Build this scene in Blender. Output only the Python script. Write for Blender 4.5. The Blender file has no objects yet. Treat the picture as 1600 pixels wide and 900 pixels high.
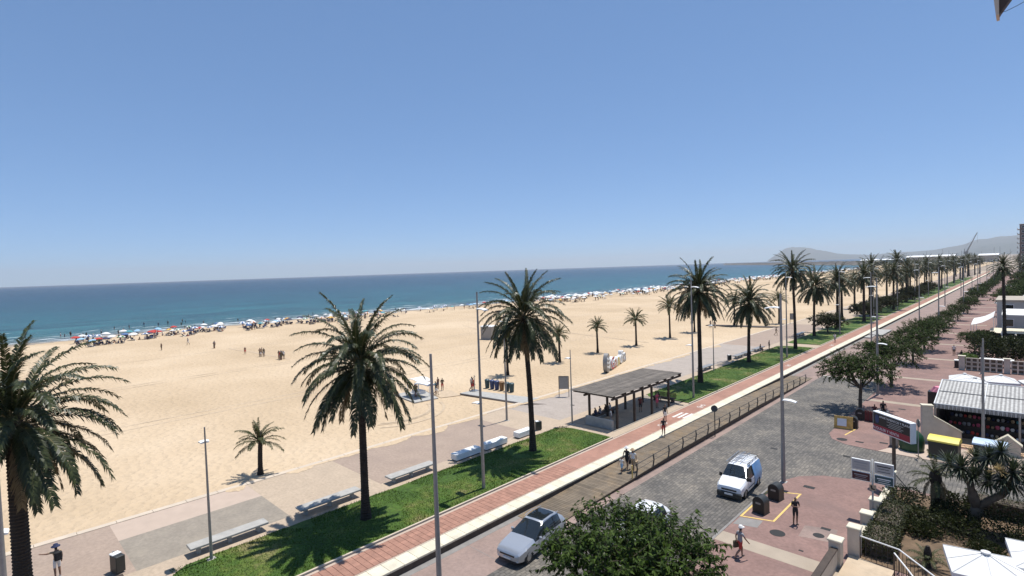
import bpy, bmesh, math, random
from math import radians as rad, sin, cos, pi
from mathutils import Vector, Matrix
random.seed(7)
HAZE_D = 7e-5
scene = bpy.context.scene
COL = scene.collection
# ------------------------------------------------------------------ camera
EYE = 15.5
R = [[0.7156857500593232, 0.00026744436114290934, -0.6984223905599947],
     [0.6976299601264514, -0.047897895027793014, 0.7148553912406848],
     [-0.03326177830468295, -0.9988522013418303, -0.03446641812822895]]
cam = bpy.data.cameras.new('camera'); cam_o = bpy.data.objects.new('camera', cam); COL.objects.link(cam_o)
cam.sensor_width = 36; cam.lens = 830 / 1600 * 36; cam.clip_start = .1; cam.clip_end = 60000
cam_o.matrix_world = Matrix(((R[0][0], -R[0][1], -R[0][2], 0), (R[1][0], -R[1][1], -R[1][2], 0), (R[2][0], -R[2][1], -R[2][2], EYE), (0, 0, 0, 1)))
scene.camera = cam_o
# ------------------------------------------------------------------ sky, sun, exposure
SUN_EL, SUN_AZ = 74.0, 5.0           # azimuth from +Y towards +X
world = bpy.data.worlds.new('World'); scene.world = world; world.use_nodes = True
wn = world.node_tree.nodes; wl = world.node_tree.links
for n in list(wn): wn.remove(n)
sky = wn.new('ShaderNodeTexSky'); sky.sky_type = 'NISHITA'; sky.sun_disc = False
sky.sun_elevation = rad(SUN_EL); sky.sun_rotation = rad(SUN_AZ)
sky.altitude = 0; sky.air_density = .6; sky.dust_density = 0; sky.ozone_density = 2
bg = wn.new('ShaderNodeBackground'); bg.inputs[1].default_value = .1
wo = wn.new('ShaderNodeOutputWorld'); gm = wn.new('ShaderNodeGamma'); gm.inputs[1].default_value = .55; tn = wn.new('ShaderNodeVectorMath'); tn.operation = 'MULTIPLY'; tn.inputs[1].default_value = (1.42, 2.03, 2.80)
wl.new(sky.outputs[0], gm.inputs[0]); wl.new(gm.outputs[0], tn.inputs[0]); wl.new(tn.outputs[0], bg.inputs[0]); wl.new(bg.outputs[0], wo.inputs[0])
sd = bpy.data.lights.new('sun', 'SUN'); sd.energy = 5.0; sd.angle = rad(.53); sd.color = (1, .965, .91)
so = bpy.data.objects.new('sun', sd); COL.objects.link(so)
_s = Vector((sin(rad(SUN_AZ)) * cos(rad(SUN_EL)), cos(rad(SUN_AZ)) * cos(rad(SUN_EL)), sin(rad(SUN_EL))))
so.rotation_euler = _s.to_track_quat('Z', 'Y').to_euler(); so.location = (0, 0, 60)
scene.view_settings.view_transform = 'Standard'; scene.view_settings.look = 'None'
scene.view_settings.exposure = 0.1; scene.view_settings.gamma = 1
scene.render.engine = 'CYCLES'
scene.cycles.max_bounces = 6; scene.cycles.diffuse_bounces = 2; scene.cycles.glossy_bounces = 3
scene.cycles.transparent_max_bounces = 8; scene.cycles.volume_bounces = 0

# ------------------------------------------------------------------ helpers
class MB:
    """collects faces; build() links ONE mesh object"""
    def __init__(s): s.v = []; s.f = []; s.m = []
    def add(s, vs, fs, mi=0):
        o = len(s.v); s.v += [tuple(v) for v in vs]; s.f += [tuple(o + i for i in f) for f in fs]; s.m += [mi] * len(fs); return s
    def box(s, x0, x1, y0, y1, z0, z1, mi=0, rz=0, piv=None):
        vs = [(x, y, z) for z in (z0, z1) for y in (y0, y1) for x in (x0, x1)]
        if rz:
            cx, cy = piv or ((x0 + x1) / 2, (y0 + y1) / 2); c, sn = cos(rz), sin(rz)
            vs = [(cx + (x - cx) * c - (y - cy) * sn, cy + (x - cx) * sn + (y - cy) * c, z) for x, y, z in vs]
        return s.add(vs, [(0, 2, 3, 1), (4, 5, 7, 6), (0, 1, 5, 4), (2, 6, 7, 3), (0, 4, 6, 2), (1, 3, 7, 5)], mi)
    def cbox(s, x0, x1, y0, y1, z0, z1, b=.02, mi=0):
        """box with its top edges and upright edges chamfered"""
        def ring(z, i, c): return [(x0 + i + c, y0 + i, z), (x1 - i - c, y0 + i, z), (x1 - i, y0 + i + c, z), (x1 - i, y1 - i - c, z), (x1 - i - c, y1 - i, z), (x0 + i + c, y1 - i, z), (x0 + i, y1 - i - c, z), (x0 + i, y0 + i + c, z)]
        vs = ring(z0, 0, b) + ring(z1 - b, 0, b) + ring(z1, b, b * .6); fs = []
        for k in (0, 8):
            for i in range(8): j = (i + 1) % 8; fs.append((k + i, k + j, k + 8 + j, k + 8 + i))
        fs += [tuple(range(16, 24)), tuple(range(7, -1, -1))]
        return s.add(vs, fs, mi)
    def tube(s, pts, rs, n=6, mi=0, cap=True):
        pts = [Vector(p) for p in pts]
        if not hasattr(rs, '__len__'): rs = [rs] * len(pts)
        vs = []; fs = []; up = Vector((0, 0, 1))
        for i, p in enumerate(pts):
            d = (pts[min(i + 1, len(pts) - 1)] - pts[max(i - 1, 0)]).normalized()
            a = d.cross(up if abs(d.z) < .95 else Vector((0, 1, 0))).normalized(); b = a.cross(d)
            for k in range(n): t = 2 * pi * k / n; vs.append(p + (a * cos(t) + b * sin(t)) * rs[i])
        for i in range(len(pts) - 1):
            for k in range(n): k2 = (k + 1) % n; fs.append((i * n + k, i * n + k2, (i + 1) * n + k2, (i + 1) * n + k))
        if cap: fs += [tuple(range(n)), tuple((len(pts) - 1) * n + k for k in range(n - 1, -1, -1))]
        return s.add(vs, fs, mi)
    def lathe(s, prof, n=12, cx=0, cy=0, mi=0):
        vs = []; fs = []
        for r, z in prof:
            for k in range(n): t = 2 * pi * k / n; vs.append((cx + r * cos(t), cy + r * sin(t), z))
        for i in range(len(prof) - 1):
            for k in range(n): k2 = (k + 1) % n; fs.append((i * n + k, i * n + k2, (i + 1) * n + k2, (i + 1) * n + k))
        fs += [tuple(range(n - 1, -1, -1)), tuple((len(prof) - 1) * n + k for k in range(n))]
        return s.add(vs, fs, mi)
    def prism(s, poly, z0, z1, mi=0):
        n = len(poly); vs = [(x, y, z0) for x, y in poly] + [(x, y, z1) for x, y in poly]
        fs = [tuple(range(n - 1, -1, -1)), tuple(range(n, 2 * n))] + [(i, (i + 1) % n, n + (i + 1) % n, n + i) for i in range(n)]
        return s.add(vs, fs, mi)
    def extr(s, poly, axis, a0, a1, mi=0):
        """outline in the plane across `axis` ('x': (y,z) points, 'y': (x,z) points) pushed from a0 to a1"""
        n = len(poly); mk = (lambda a, p: (a, p[0], p[1])) if axis == 'x' else (lambda a, p: (p[0], a, p[1]))
        vs = [mk(a0, p) for p in poly] + [mk(a1, p) for p in poly]
        fs = [tuple(range(n)), tuple(range(2 * n - 1, n - 1, -1))] + [(i, n + i, n + (i + 1) % n, (i + 1) % n) for i in range(n)]
        return s.add(vs, fs, mi)
    def mesh(s, name, mats, smooth=False, angle=None):
        me = bpy.data.meshes.new(name); me.from_pydata(s.v, [], s.f)
        for m in (mats if isinstance(mats, (list, tuple)) else [mats]): me.materials.append(M[m] if isinstance(m, str) else m)
        if any(s.m): me.polygons.foreach_set('material_index', s.m)
        if smooth: me.polygons.foreach_set('use_smooth', [True] * len(s.f))
        me.update()
        if angle: me.set_sharp_from_angle(angle=rad(angle))
        return me
    def build(s, name, mats, parent=None, loc=(0, 0, 0), rz=0, smooth=False, angle=None, fix=True):
        me = s.mesh(name, mats, smooth, angle)
        if fix and len(s.f) < 4000:
            b = bmesh.new(); b.from_mesh(me); bmesh.ops.recalc_face_normals(b, faces=b.faces); b.to_mesh(me); b.free()
        return link(name, me, parent, loc, rz)
def link(name, me, parent=None, loc=(0, 0, 0), rz=0, sc=1):
    o = bpy.data.objects.new(name, me); COL.objects.link(o); o.parent = parent
    o.location = loc; o.rotation_euler = (0, 0, rz); o.scale = (sc, sc, sc) if not hasattr(sc, '__len__') else sc
    return o
def tag(o, label=None, cat=None, group=None, kind=None):
    if label: o['label'] = label
    if cat: o['category'] = cat
    if group: o['group'] = group
    if kind: o['kind'] = kind
    return o
def thing(name, label, cat, loc=(0, 0, 0), rz=0, group=None, sc=1):
    o = link(name, None, None, loc, rz, sc); o.empty_display_size = .3
    return tag(o, label, cat, group)
def copy_tree(o, parent=None):
    c = o.copy(); COL.objects.link(c); c.parent = parent
    for ch in list(o.children): copy_tree(ch, c)
    return c
def place(o, loc, rz=0, label=None, sc=None):
    o.location = loc; o.rotation_euler.z = rz
    if label: o['label'] = label
    if sc: o.scale = (sc, sc, sc)
    return o

# ------------------------------------------------------------------ materials
M = {}
def mat(name, col, rough=.7, var=.0, vs=3.0, bump=0., bs=20., metal=0., obj_rand=0., spec=None, dirt=None, coat=0, det=4, grain=None):
    """Principled with noise variation in colour (var), fine relief (bump), per-object variation, optional stains (dirt)"""
    m = bpy.data.materials.new(name); m.use_nodes = True; nt = m.node_tree; N = nt.nodes; L = nt.links; p = N['Principled BSDF']
    p.inputs['Roughness'].default_value = rough; p.inputs['Metallic'].default_value = metal; p.inputs['Base Color'].default_value = (*col, 1)
    if spec is not None: p.inputs['Specular IOR Level'].default_value = spec
    if coat: p.inputs['Coat Weight'].default_value = coat; p.inputs['Coat Roughness'].default_value = .05
    tc = N.new('ShaderNodeNewGeometry'); out = None
    if var or obj_rand or dirt:
        rgb = N.new('ShaderNodeRGB'); rgb.outputs[0].default_value = (*col, 1); out = rgb.outputs[0]
        if var:
            nz = N.new('ShaderNodeTexNoise'); nz.inputs['Scale'].default_value = vs; nz.inputs['Detail'].default_value = det; L.new(tc.outputs['Position'], nz.inputs['Vector'])
            mr = N.new('ShaderNodeMapRange'); mr.inputs[1].default_value = .3; mr.inputs[2].default_value = .7; mr.inputs[3].default_value = 1 - var; mr.inputs[4].default_value = 1 + var; L.new(nz.outputs['Fac'], mr.inputs[0])
            mx = N.new('ShaderNodeVectorMath'); mx.operation = 'SCALE'; L.new(out, mx.inputs[0]); L.new(mr.outputs[0], mx.inputs['Scale']); out = mx.outputs[0]
        if grain:
            nz = N.new('ShaderNodeTexNoise'); nz.inputs['Scale'].default_value = grain[1]; nz.inputs['Detail'].default_value = 3; L.new(tc.outputs['Position'], nz.inputs['Vector'])
            mr = N.new('ShaderNodeMapRange'); mr.inputs[1].default_value = .32; mr.inputs[2].default_value = .68; mr.inputs[3].default_value = 1 - grain[0]; mr.inputs[4].default_value = 1 + grain[0]; L.new(nz.outputs['Fac'], mr.inputs[0])
            mx = N.new('ShaderNodeVectorMath'); mx.operation = 'SCALE'; L.new(out, mx.inputs[0]); L.new(mr.outputs[0], mx.inputs['Scale']); out = mx.outputs[0]
        if obj_rand:
            oi = N.new('ShaderNodeObjectInfo'); mr = N.new('ShaderNodeMapRange'); mr.inputs[3].default_value = 1 - obj_rand; mr.inputs[4].default_value = 1 + obj_rand; L.new(oi.outputs['Random'], mr.inputs[0])
            mx = N.new('ShaderNodeVectorMath'); mx.operation = 'SCALE'; L.new(out, mx.inputs[0]); L.new(mr.outputs[0], mx.inputs['Scale']); out = mx.outputs[0]
        if dirt:
            dc, amt, sc = dirt
            nz = N.new('ShaderNodeTexNoise'); nz.inputs['Scale'].default_value = sc; nz.inputs['Detail'].default_value = 6; nz.inputs['Roughness'].default_value = .65; L.new(tc.outputs['Position'], nz.inputs['Vector'])
            mr = N.new('ShaderNodeMapRange'); mr.inputs[1].default_value = .5; mr.inputs[2].default_value = .68; mr.inputs[4].default_value = amt; L.new(nz.outputs['Fac'], mr.inputs[0])
            mx = N.new('ShaderNodeMix'); mx.data_type = 'RGBA'; L.new(mr.outputs[0], mx.inputs[0]); L.new(out, mx.inputs[6]); mx.inputs[7].default_value = (*dc, 1); out = mx.outputs[2]
        L.new(out, p.inputs['Base Color'])
    if bump:
        nz = N.new('ShaderNodeTexNoise'); nz.inputs['Scale'].default_value = bs; nz.inputs['Detail'].default_value = 4; L.new(tc.outputs['Position'], nz.inputs['Vector'])
        b = N.new('ShaderNodeBump'); b.inputs['Strength'].default_value = min(1, bump); b.inputs['Distance'].default_value = .02 * max(1, bump); L.new(nz.outputs['Fac'], b.inputs['Height']); L.new(b.outputs[0], p.inputs['Normal'])
    M[name] = m; return m
def nodes(name): m = M[name]; return m.node_tree, m.node_tree.nodes, m.node_tree.links, m.node_tree.nodes['Principled BSDF']
def ramp(N, els, interp='LINEAR'):
    r = N.new('ShaderNodeValToRGB'); r.color_ramp.interpolation = interp; e = r.color_ramp.elements
    e[0].position = els[0][0]; e[0].color = (*els[0][1], 1); e[1].position = els[-1][0]; e[1].color = (*els[-1][1], 1)
    for p, c in els[1:-1]: x = e.new(p); x.color = (*c, 1)
    return r
mat('concrete', (.39, .375, .345), .85, .10, 2, .4, 30, dirt=((.25, .24, .22), .4, 1.5))
mat('white_stone', (.66, .60, .46), .8, .08, 1.5, .25, 40, obj_rand=.07, dirt=((.42, .38, .30), .45, .9))
mat('white_paint', (.78, .78, .76), .6, .05, 3)
mat('white_cloth', (.70, .69, .665), .9, .03, 2)
mat('cream_wall', (.56, .49, .40), .85, .08, 1.2, .3, 25, dirt=((.33, .28, .22), .4, 1.1))
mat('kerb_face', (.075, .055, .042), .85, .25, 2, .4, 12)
mat('pole_grey', (.29, .28, .265), .45, .08, 4, metal=.3)
mat('pole_dark', (.045, .045, .045), .55)
mat('steel', (.45, .45, .45), .35, metal=.8)
mat('black', (.012, .012, .013), .5)
mat('dark_plastic', (.03, .032, .03), .45, .15, 5)
mat('rubber', (.02, .02, .02), .8)
mat('wood_deck', (.165, .128, .088), .8, .22, 1.6, .4, 30, obj_rand=.24, dirt=((.30, .20, .10), .5, .45))
mat('wood_dark', (.055, .038, .028), .75, .25, 3, .3, 25)
mat('wood_roof', (.135, .115, .095), .85, .25, .9, .4, 25, obj_rand=.28)
mat('trunk', (.026, .019, .014), .9, .35, 3, 1, 14)
mat('bark', (.10, .078, .058), .9, .3, 4, 1, 14)
mat('bark_pale', (.13, .095, .065), .85, .25, 4, .8, 12)
mat('soil', (.15, .10, .06), .95, .25, 1.5, 1, 8)
mat('paint_yellow', (.68, .47, .14), .7, .12, 6)
mat('paint_road', (.70, .66, .60), .7, .15, 4)
mat('pave_sand', (.44, .345, .25), .9, .06, 1.2, .2, 40, dirt=((.36, .285, .21), .6, .6), grain=(.10, 5))
mat('pave_pink', (.34, .258, .20), .9, .07, 1.0, .2, 40, dirt=((.265, .20, .16), .65, .5), grain=(.10, 5))
mat('pave_lightgrey', (.37, .315, .268), .9, .06, 1.0, .2, 40, dirt=((.30, .255, .215), .6, .4), grain=(.10, 5))
mat('pave_grey', (.27, .232, .185), .9, .08, 1.0, .2, 40, dirt=((.31, .265, .205), .6, .5), grain=(.10, 5))
mat('pave_lightpink', (.46, .36, .285), .9, .06, 1.0, .2, 40)
mat('edge_stone', (.55, .46, .36), .9, .08, 1.0, .2, 20)
mat('road_pink', (.285, .205, .172), .88, .10, .7, .2, 30, dirt=((.17, .13, .115), .65, .33), grain=(.09, 6))
mat('plaza_red', (.232, .142, .119), .88, .13, .8, .25, 30, dirt=((.175, .115, .10), .7, .3), grain=(.12, 5))
mat('plaza_band', (.36, .295, .225), .88, .08, 1)
mat('gutter', (.23, .215, .20), .85, .12, 2)
mat('brick_path', (.34, .178, .126), .88, .12, 2.5, .3, 30, obj_rand=.13)
mat('brick_joint', (.31, .175, .13), .95, .12, 3)
mat('ground', (.30, .24, .18), .95, .15, .02)
mat('rock', (.12, .105, .09), .9, .35, .05, .5, .5)
mat('hill', (.055, .07, .06), .95, .3, .002, det=8)
mat('car_silver', (.50, .52, .55), .28, metal=.55, coat=.6)
mat('car_white', (.80, .81, .82), .3, coat=.6)
mat('car_blue', (.10, .30, .62), .3, .25, 1.3, coat=.5)
mat('glass_dark', (.014, .018, .020), .06, spec=.8)
mat('lamp_glass', (.55, .57, .58), .1, spec=.7)
mat('plate', (.7, .7, .68), .5)
mat('red', (.42, .03, .03), .6)
mat('sign_red', (.30, .015, .035), .45)
mat('sign_black', (.012, .012, .016), .4)
mat('sign_teal', (.02, .07, .085), .4)
mat('sign_maroon', (.055, .012, .018), .4)
mat('sign_grey', (.42, .41, .39), .5)
mat('lid_yellow', (.80, .62, .10), .5, .05, 3)
mat('lid_blue', (.42, .53, .66), .5, .08, 3)
mat('bin_green', (.01, .06, .022), .45, .15, 3)
mat('bin_blue', (.02, .045, .14), .5)
mat('bin_brown', (.22, .11, .04), .6)
mat('bin_teal', (.02, .06, .075), .5)
mat('orange_board', (.62, .38, .10), .6, .25, 3)
mat('terracotta', (.50, .33, .20), .85, .12, 1.5, .3, 12)
mat('sand_slab', (.50, .39, .27), .85, .15, 2, dirt=((.30, .22, .14), .5, 1))
mat('pink', (.75, .28, .36), .8)
mat('awning_grey', (.27, .26, .245), .9, .2, 4); mat('awning_white', (.47, .46, .43), .9, .2, 4)
mat('roof_flat', (.40, .35, .28), .9, .1, .4)
mat('house_wall', (.42, .43, .40), .85, .08, .5)
mat('tower_wall', (.19, .15, .13), .85, .08, .3); mat('tower_white', (.55, .50, .45), .8)
mat('skin', (.23, .13, .085), .6, obj_rand=.25); mat('hair', (.03, .02, .014), .7)
mat('shoe', (.08, .07, .06), .8)
CL = dict(c_white=(.74, .73, .70), c_black=(.02, .02, .022), c_grey=(.30, .30, .31), c_red=(.46, .045, .035), c_navy=(.025, .035, .09), c_pink=(.55, .10, .17), c_tan=(.42, .30, .18), c_blue=(.085, .16, .33), c_olive=(.09, .08, .045), c_maroon=(.14, .03, .03), c_orange=(.52, .19, .07), c_teal=(.08, .30, .34), c_sky=(.30, .50, .68), c_yellow=(.75, .55, .12), c_green=(.05, .20, .08))
for k, c in CL.items(): mat(k, c, .85)
# foliage: thin leaves let light through
def leaf_mat(name, c1, c2, trans=.35, rough=.5, spec=.35):
    m = mat(name, c1, rough, spec=spec); nt, N, L, p = nodes(name)
    g = N.new('ShaderNodeNewGeometry'); r = ramp(N, [(0, c1), (.55, tuple((a + b) / 2 for a, b in zip(c1, c2))), (1, c2)])
    L.new(g.outputs['Random Per Island'], r.inputs[0]); L.new(r.outputs[0], p.inputs['Base Color'])
    t = N.new('ShaderNodeBsdfTranslucent'); L.new(r.outputs[0], t.inputs[0]); mx = N.new('ShaderNodeMixShader'); mx.inputs[0].default_value = trans
    L.new(p.outputs[0], mx.inputs[1]); L.new(t.outputs[0], mx.inputs[2]); L.new(mx.outputs[0], N['Material Output'].inputs[0])
leaf_mat('frond', (.017, .026, .006), (.066, .078, .024), .18, .42, .42)
leaf_mat('frond_young', (.032, .044, .012), (.085, .095, .032), .25, .5, .3)
leaf_mat('frond_dry', (.13, .10, .055), (.22, .17, .095), .2, .7, .2)
leaf_mat('leaf', (.010, .025, .003), (.066, .110, .012), .2, .6, .18)
leaf_mat('leaf_street', (.016, .036, .006), (.064, .098, .016), .22, .65, .15)
leaf_mat('leaf_bush', (.012, .018, .005), (.042, .050, .014), .3, .6, .15)
leaf_mat('leaf_hedge', (.022, .030, .009), (.085, .088, .026), .2)
leaf_mat('leaf_yucca', (.015, .024, .010), (.068, .088, .036), .15, .45, .5)
leaf_mat('leaf_lime', (.07, .13, .02), (.13, .20, .03), .3)
leaf_mat('flower_straw', (.42, .30, .14), (.55, .42, .20), .2, .8)
leaf_mat('grass_blade', (.034, .078, .006), (.085, .130, .014), .1, .8, .03)
# grass ground: green with dry patches
mat('grass', (.05, .11, .012), .95); nt, N, L, p = nodes('grass')
g = N.new('ShaderNodeNewGeometry'); n1 = N.new('ShaderNodeTexNoise'); n1.inputs['Scale'].default_value = .33; n1.inputs['Detail'].default_value = 5; n1.inputs['Roughness'].default_value = .6
n2 = N.new('ShaderNodeTexNoise'); n2.inputs['Scale'].default_value = 7; n2.inputs['Detail'].default_value = 6; L.new(g.outputs['Position'], n1.inputs['Vector']); L.new(g.outputs['Position'], n2.inputs['Vector'])
r1 = ramp(N, [(.30, (.034, .078, .007)), (.48, (.055, .108, .010)), (.57, (.095, .130, .020)), (.68, (.21, .18, .075))]); L.new(n1.outputs['Fac'], r1.inputs[0])
r2 = ramp(N, [(.3, (.55, .55, .55)), (.7, (1.35, 1.35, 1.3))]); L.new(n2.outputs['Fac'], r2.inputs[0])
mx = N.new('ShaderNodeMix'); mx.data_type = 'RGBA'; mx.blend_type = 'MULTIPLY'; mx.inputs[0].default_value = 1; L.new(r1.outputs[0], mx.inputs[6]); L.new(r2.outputs[0], mx.inputs[7]); L.new(mx.outputs[2], p.inputs['Base Color'])
b = N.new('ShaderNodeBump'); b.inputs['Strength'].default_value = 1; b.inputs['Distance'].default_value = .06; L.new(n2.outputs['Fac'], b.inputs['Height']); L.new(b.outputs[0], p.inputs['Normal'])
# sand: trodden, footprints as relief, a few broad stains
mat('sand', (.60, .45, .275), .95, spec=.1); nt, N, L, p = nodes('sand')
g = N.new('ShaderNodeNewGeometry')
nA = N.new('ShaderNodeTexNoise'); nA.inputs['Scale'].default_value = .035; nA.inputs['Detail'].default_value = 7; nA.inputs['Roughness'].default_value = .62
nB = N.new('ShaderNodeTexNoise'); nB.inputs['Scale'].default_value = 1.9; nB.inputs['Detail'].default_value = 5
nC = N.new('ShaderNodeTexVoronoi'); nC.inputs['Scale'].default_value = 1.6; nC.inputs['Randomness'].default_value = 1
wv = N.new('ShaderNodeVectorMath'); wv.operation = 'ADD'; ns = N.new('ShaderNodeVectorMath'); ns.operation = 'SCALE'; ns.inputs['Scale'].default_value = .5
for n in (nA, nB): L.new(g.outputs['Position'], n.inputs['Vector'])
L.new(nB.outputs['Color'], ns.inputs[0]); L.new(g.outputs['Position'], wv.inputs[0]); L.new(ns.outputs[0], wv.inputs[1]); L.new(wv.outputs[0], nC.inputs['Vector'])
rA = ramp(N, [(.30, (.450, .338, .218)), (.5, (.530, .405, .270)), (.68, (.600, .470, .325))]); L.new(nA.outputs['Fac'], rA.inputs[0]); L.new(rA.outputs[0], p.inputs['Base Color'])
ad = N.new('ShaderNodeMath'); ad.operation = 'MULTIPLY_ADD'; ad.inputs[1].default_value = .55; L.new(nB.outputs['Fac'], ad.inputs[0]); L.new(nC.outputs['Distance'], ad.inputs[2])
b = N.new('ShaderNodeBump'); b.inputs['Strength'].default_value = 1; b.inputs['Distance'].default_value = .16; L.new(ad.outputs[0], b.inputs['Height']); L.new(b.outputs[0], p.inputs['Normal'])
mat('sand_wet', (.30, .235, .16), .5, .08, .2); mat('sand_track', (.49, .378, .258), .95, .15, 2, 1, 4)
# cobbled carriageway: worn setts in rows
mat('cobble', (.2, .19, .17), .75); nt, N, L, p = nodes('cobble')
g = N.new('ShaderNodeNewGeometry'); mp = N.new('ShaderNodeMapping'); mp.inputs['Rotation'].default_value = (0, 0, rad(90)); L.new(g.outputs['Position'], mp.inputs['Vector'])
wn1 = N.new('ShaderNodeTexNoise'); wn1.inputs['Scale'].default_value = 1.6; L.new(g.outputs['Position'], wn1.inputs['Vector'])
ws = N.new('ShaderNodeVectorMath'); ws.operation = 'SCALE'; ws.inputs['Scale'].default_value = .22; L.new(wn1.outputs['Color'], ws.inputs[0])
wa = N.new('ShaderNodeVectorMath'); wa.operation = 'ADD'; L.new(mp.outputs[0], wa.inputs[0]); L.new(ws.outputs[0], wa.inputs[1])
bk = N.new('ShaderNodeTexBrick'); bk.inputs['Scale'].default_value = 1; bk.inputs['Brick Width'].default_value = .36; bk.inputs['Row Height'].default_value = .22; bk.inputs['Mortar Size'].default_value = .03; bk.inputs['Mortar Smooth'].default_value = .8
bk.inputs['Color1'].default_value = (.178, .160, .138, 1); bk.inputs['Color2'].default_value = (.098, .09, .08, 1); bk.inputs['Mortar'].default_value = (.075, .069, .061, 1); L.new(wa.outputs[0], bk.inputs['Vector'])
n3 = N.new('ShaderNodeTexNoise'); n3.inputs['Scale'].default_value = .3; n3.inputs['Detail'].default_value = 8; n3.inputs['Roughness'].default_value = .72; L.new(g.outputs['Position'], n3.inputs['Vector'])
r3 = ramp(N, [(.33, (.62, .62, .63)), (.5, (.95, .94, .92)), (.62, (1.3, 1.26, 1.18)), (.75, (1.6, 1.5, 1.36))]); L.new(n3.outputs['Fac'], r3.inputs[0])
mx = N.new('ShaderNodeMix'); mx.data_type = 'RGBA'; mx.blend_type = 'MULTIPLY'; mx.inputs[0].default_value = 1; L.new(bk.outputs['Color'], mx.inputs[6]); L.new(r3.outputs[0], mx.inputs[7]); L.new(mx.outputs[2], p.inputs['Base Color'])
b = N.new('ShaderNodeBump'); b.inputs['Strength'].default_value = .6; b.inputs['Distance'].default_value = .02; b.invert = True; L.new(bk.outputs['Fac'], b.inputs['Height']); L.new(b.outputs[0], p.inputs['Normal'])
# brick paving of the cycle path where single bricks can no longer be told apart
mat('brick_far', (.29, .14, .1), .88); nt, N, L, p = nodes('brick_far')
g = N.new('ShaderNodeNewGeometry'); bk = N.new('ShaderNodeTexBrick'); bk.offset = .5; bk.inputs['Scale'].default_value = 1; bk.inputs['Brick Width'].default_value = .4; bk.inputs['Row Height'].default_value = .38; bk.inputs['Mortar Size'].default_value = .018
bk.inputs['Color1'].default_value = (.365, .192, .138, 1); bk.inputs['Color2'].default_value = (.31, .162, .115, 1); bk.inputs['Mortar'].default_value = (.31, .175, .13, 1); L.new(g.outputs['Position'], bk.inputs['Vector'])
n3 = N.new('ShaderNodeTexNoise'); n3.inputs['Scale'].default_value = .25; n3.inputs['Detail'].default_value = 5; L.new(g.outputs['Position'], n3.inputs['Vector']); r3 = ramp(N, [(.3, (.88, .88, .88)), (.7, (1.14, 1.14, 1.14))]); L.new(n3.outputs['Fac'], r3.inputs[0])
mx = N.new('ShaderNodeMix'); mx.data_type = 'RGBA'; mx.blend_type = 'MULTIPLY'; mx.inputs[0].default_value = 1; L.new(bk.outputs['Color'], mx.inputs[6]); L.new(r3.outputs[0], mx.inputs[7]); L.new(mx.outputs[2], p.inputs['Base Color'])
# sea: depth and painted wave shading give the colour (attribute 'shore' = metres from the waterline), foam near the beach
mat('sea', (.02, .12, .16), .25, spec=.14); nt, N, L, p = nodes('sea')
at = N.new('ShaderNodeAttribute'); at.attribute_name = 'shore'
lg = N.new('ShaderNodeMath'); lg.operation = 'LOGARITHM'; lg.inputs[1].default_value = 10; mxm = N.new('ShaderNodeMath'); mxm.operation = 'MAXIMUM'; mxm.inputs[1].default_value = 1; L.new(at.outputs['Fac'], mxm.inputs[0]); L.new(mxm.outputs[0], lg.inputs[0])
dv = N.new('ShaderNodeMath'); dv.operation = 'DIVIDE'; dv.inputs[1].default_value = 4.3; L.new(lg.outputs[0], dv.inputs[0])
g = N.new('ShaderNodeNewGeometry')
n1 = N.new('ShaderNodeTexNoise'); n1.inputs['Scale'].default_value = .012; n1.inputs['Detail'].default_value = 4; mpp = N.new('ShaderNodeMapping'); mpp.inputs['Scale'].default_value = (1, .35, 1); L.new(g.outputs['Position'], mpp.inputs['Vector']); L.new(mpp.outputs[0], n1.inputs['Vector'])
sm = N.new('ShaderNodeMath'); sm.operation = 'MULTIPLY_ADD'; sm.inputs[1].default_value = .10; L.new(n1.outputs['Fac'], sm.inputs[0]); L.new(dv.outputs[0], sm.inputs[2])
rs = ramp(N, [(.05, (.20, .185, .13)), (.30, (.070, .100, .085)), (.40, (.020, .086, .088)), (.56, (.009, .068, .080)), (.70, (.004, .034, .056)), (.95, (.002, .015, .036))]); L.new(sm.outputs[0], rs.inputs[0])
# foam streaks
mf = N.new('ShaderNodeMapping'); mf.inputs['Scale'].default_value = (.45, .09, 1); L.new(g.outputs['Position'], mf.inputs['Vector'])
nf = N.new('ShaderNodeTexNoise'); nf.inputs['Scale'].default_value = 1; nf.inputs['Detail'].default_value = 7; nf.inputs['Roughness'].default_value = .6; L.new(mf.outputs[0], nf.inputs['Vector'])
thr = N.new('ShaderNodeMapRange'); thr.inputs[1].default_value = 0; thr.inputs[2].default_value = 70; thr.inputs[3].default_value = .525; thr.inputs[4].default_value = .74; L.new(at.outputs['Fac'], thr.inputs[0])
sb = N.new('ShaderNodeMath'); sb.operation = 'SUBTRACT'; L.new(nf.outputs['Fac'], sb.inputs[0]); L.new(thr.outputs[0], sb.inputs[1])
mr = N.new('ShaderNodeMapRange'); mr.inputs[1].default_value = 0; mr.inputs[2].default_value = .06; L.new(sb.outputs[0], mr.inputs[0])
mv = N.new('ShaderNodeMapping'); mv.inputs['Scale'].default_value = (.16, .035, 1); L.new(g.outputs['Position'], mv.inputs['Vector'])  # wave streaks: light and dark of the waves painted into the colour
nv = N.new('ShaderNodeTexNoise'); nv.inputs['Scale'].default_value = 1; nv.inputs['Detail'].default_value = 8; nv.inputs['Roughness'].default_value = .68; L.new(mv.outputs[0], nv.inputs['Vector'])
rv = ramp(N, [(.36, (.50, .52, .56)), (.5, (1, 1, 1)), (.64, (1.7, 1.62, 1.5))]); L.new(nv.outputs['Fac'], rv.inputs[0]); mm_ = N.new('ShaderNodeMix'); mm_.data_type = 'RGBA'; mm_.blend_type = 'MULTIPLY'; mm_.inputs[0].default_value = 1; L.new(rs.outputs[0], mm_.inputs[6]); L.new(rv.outputs[0], mm_.inputs[7])
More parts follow.
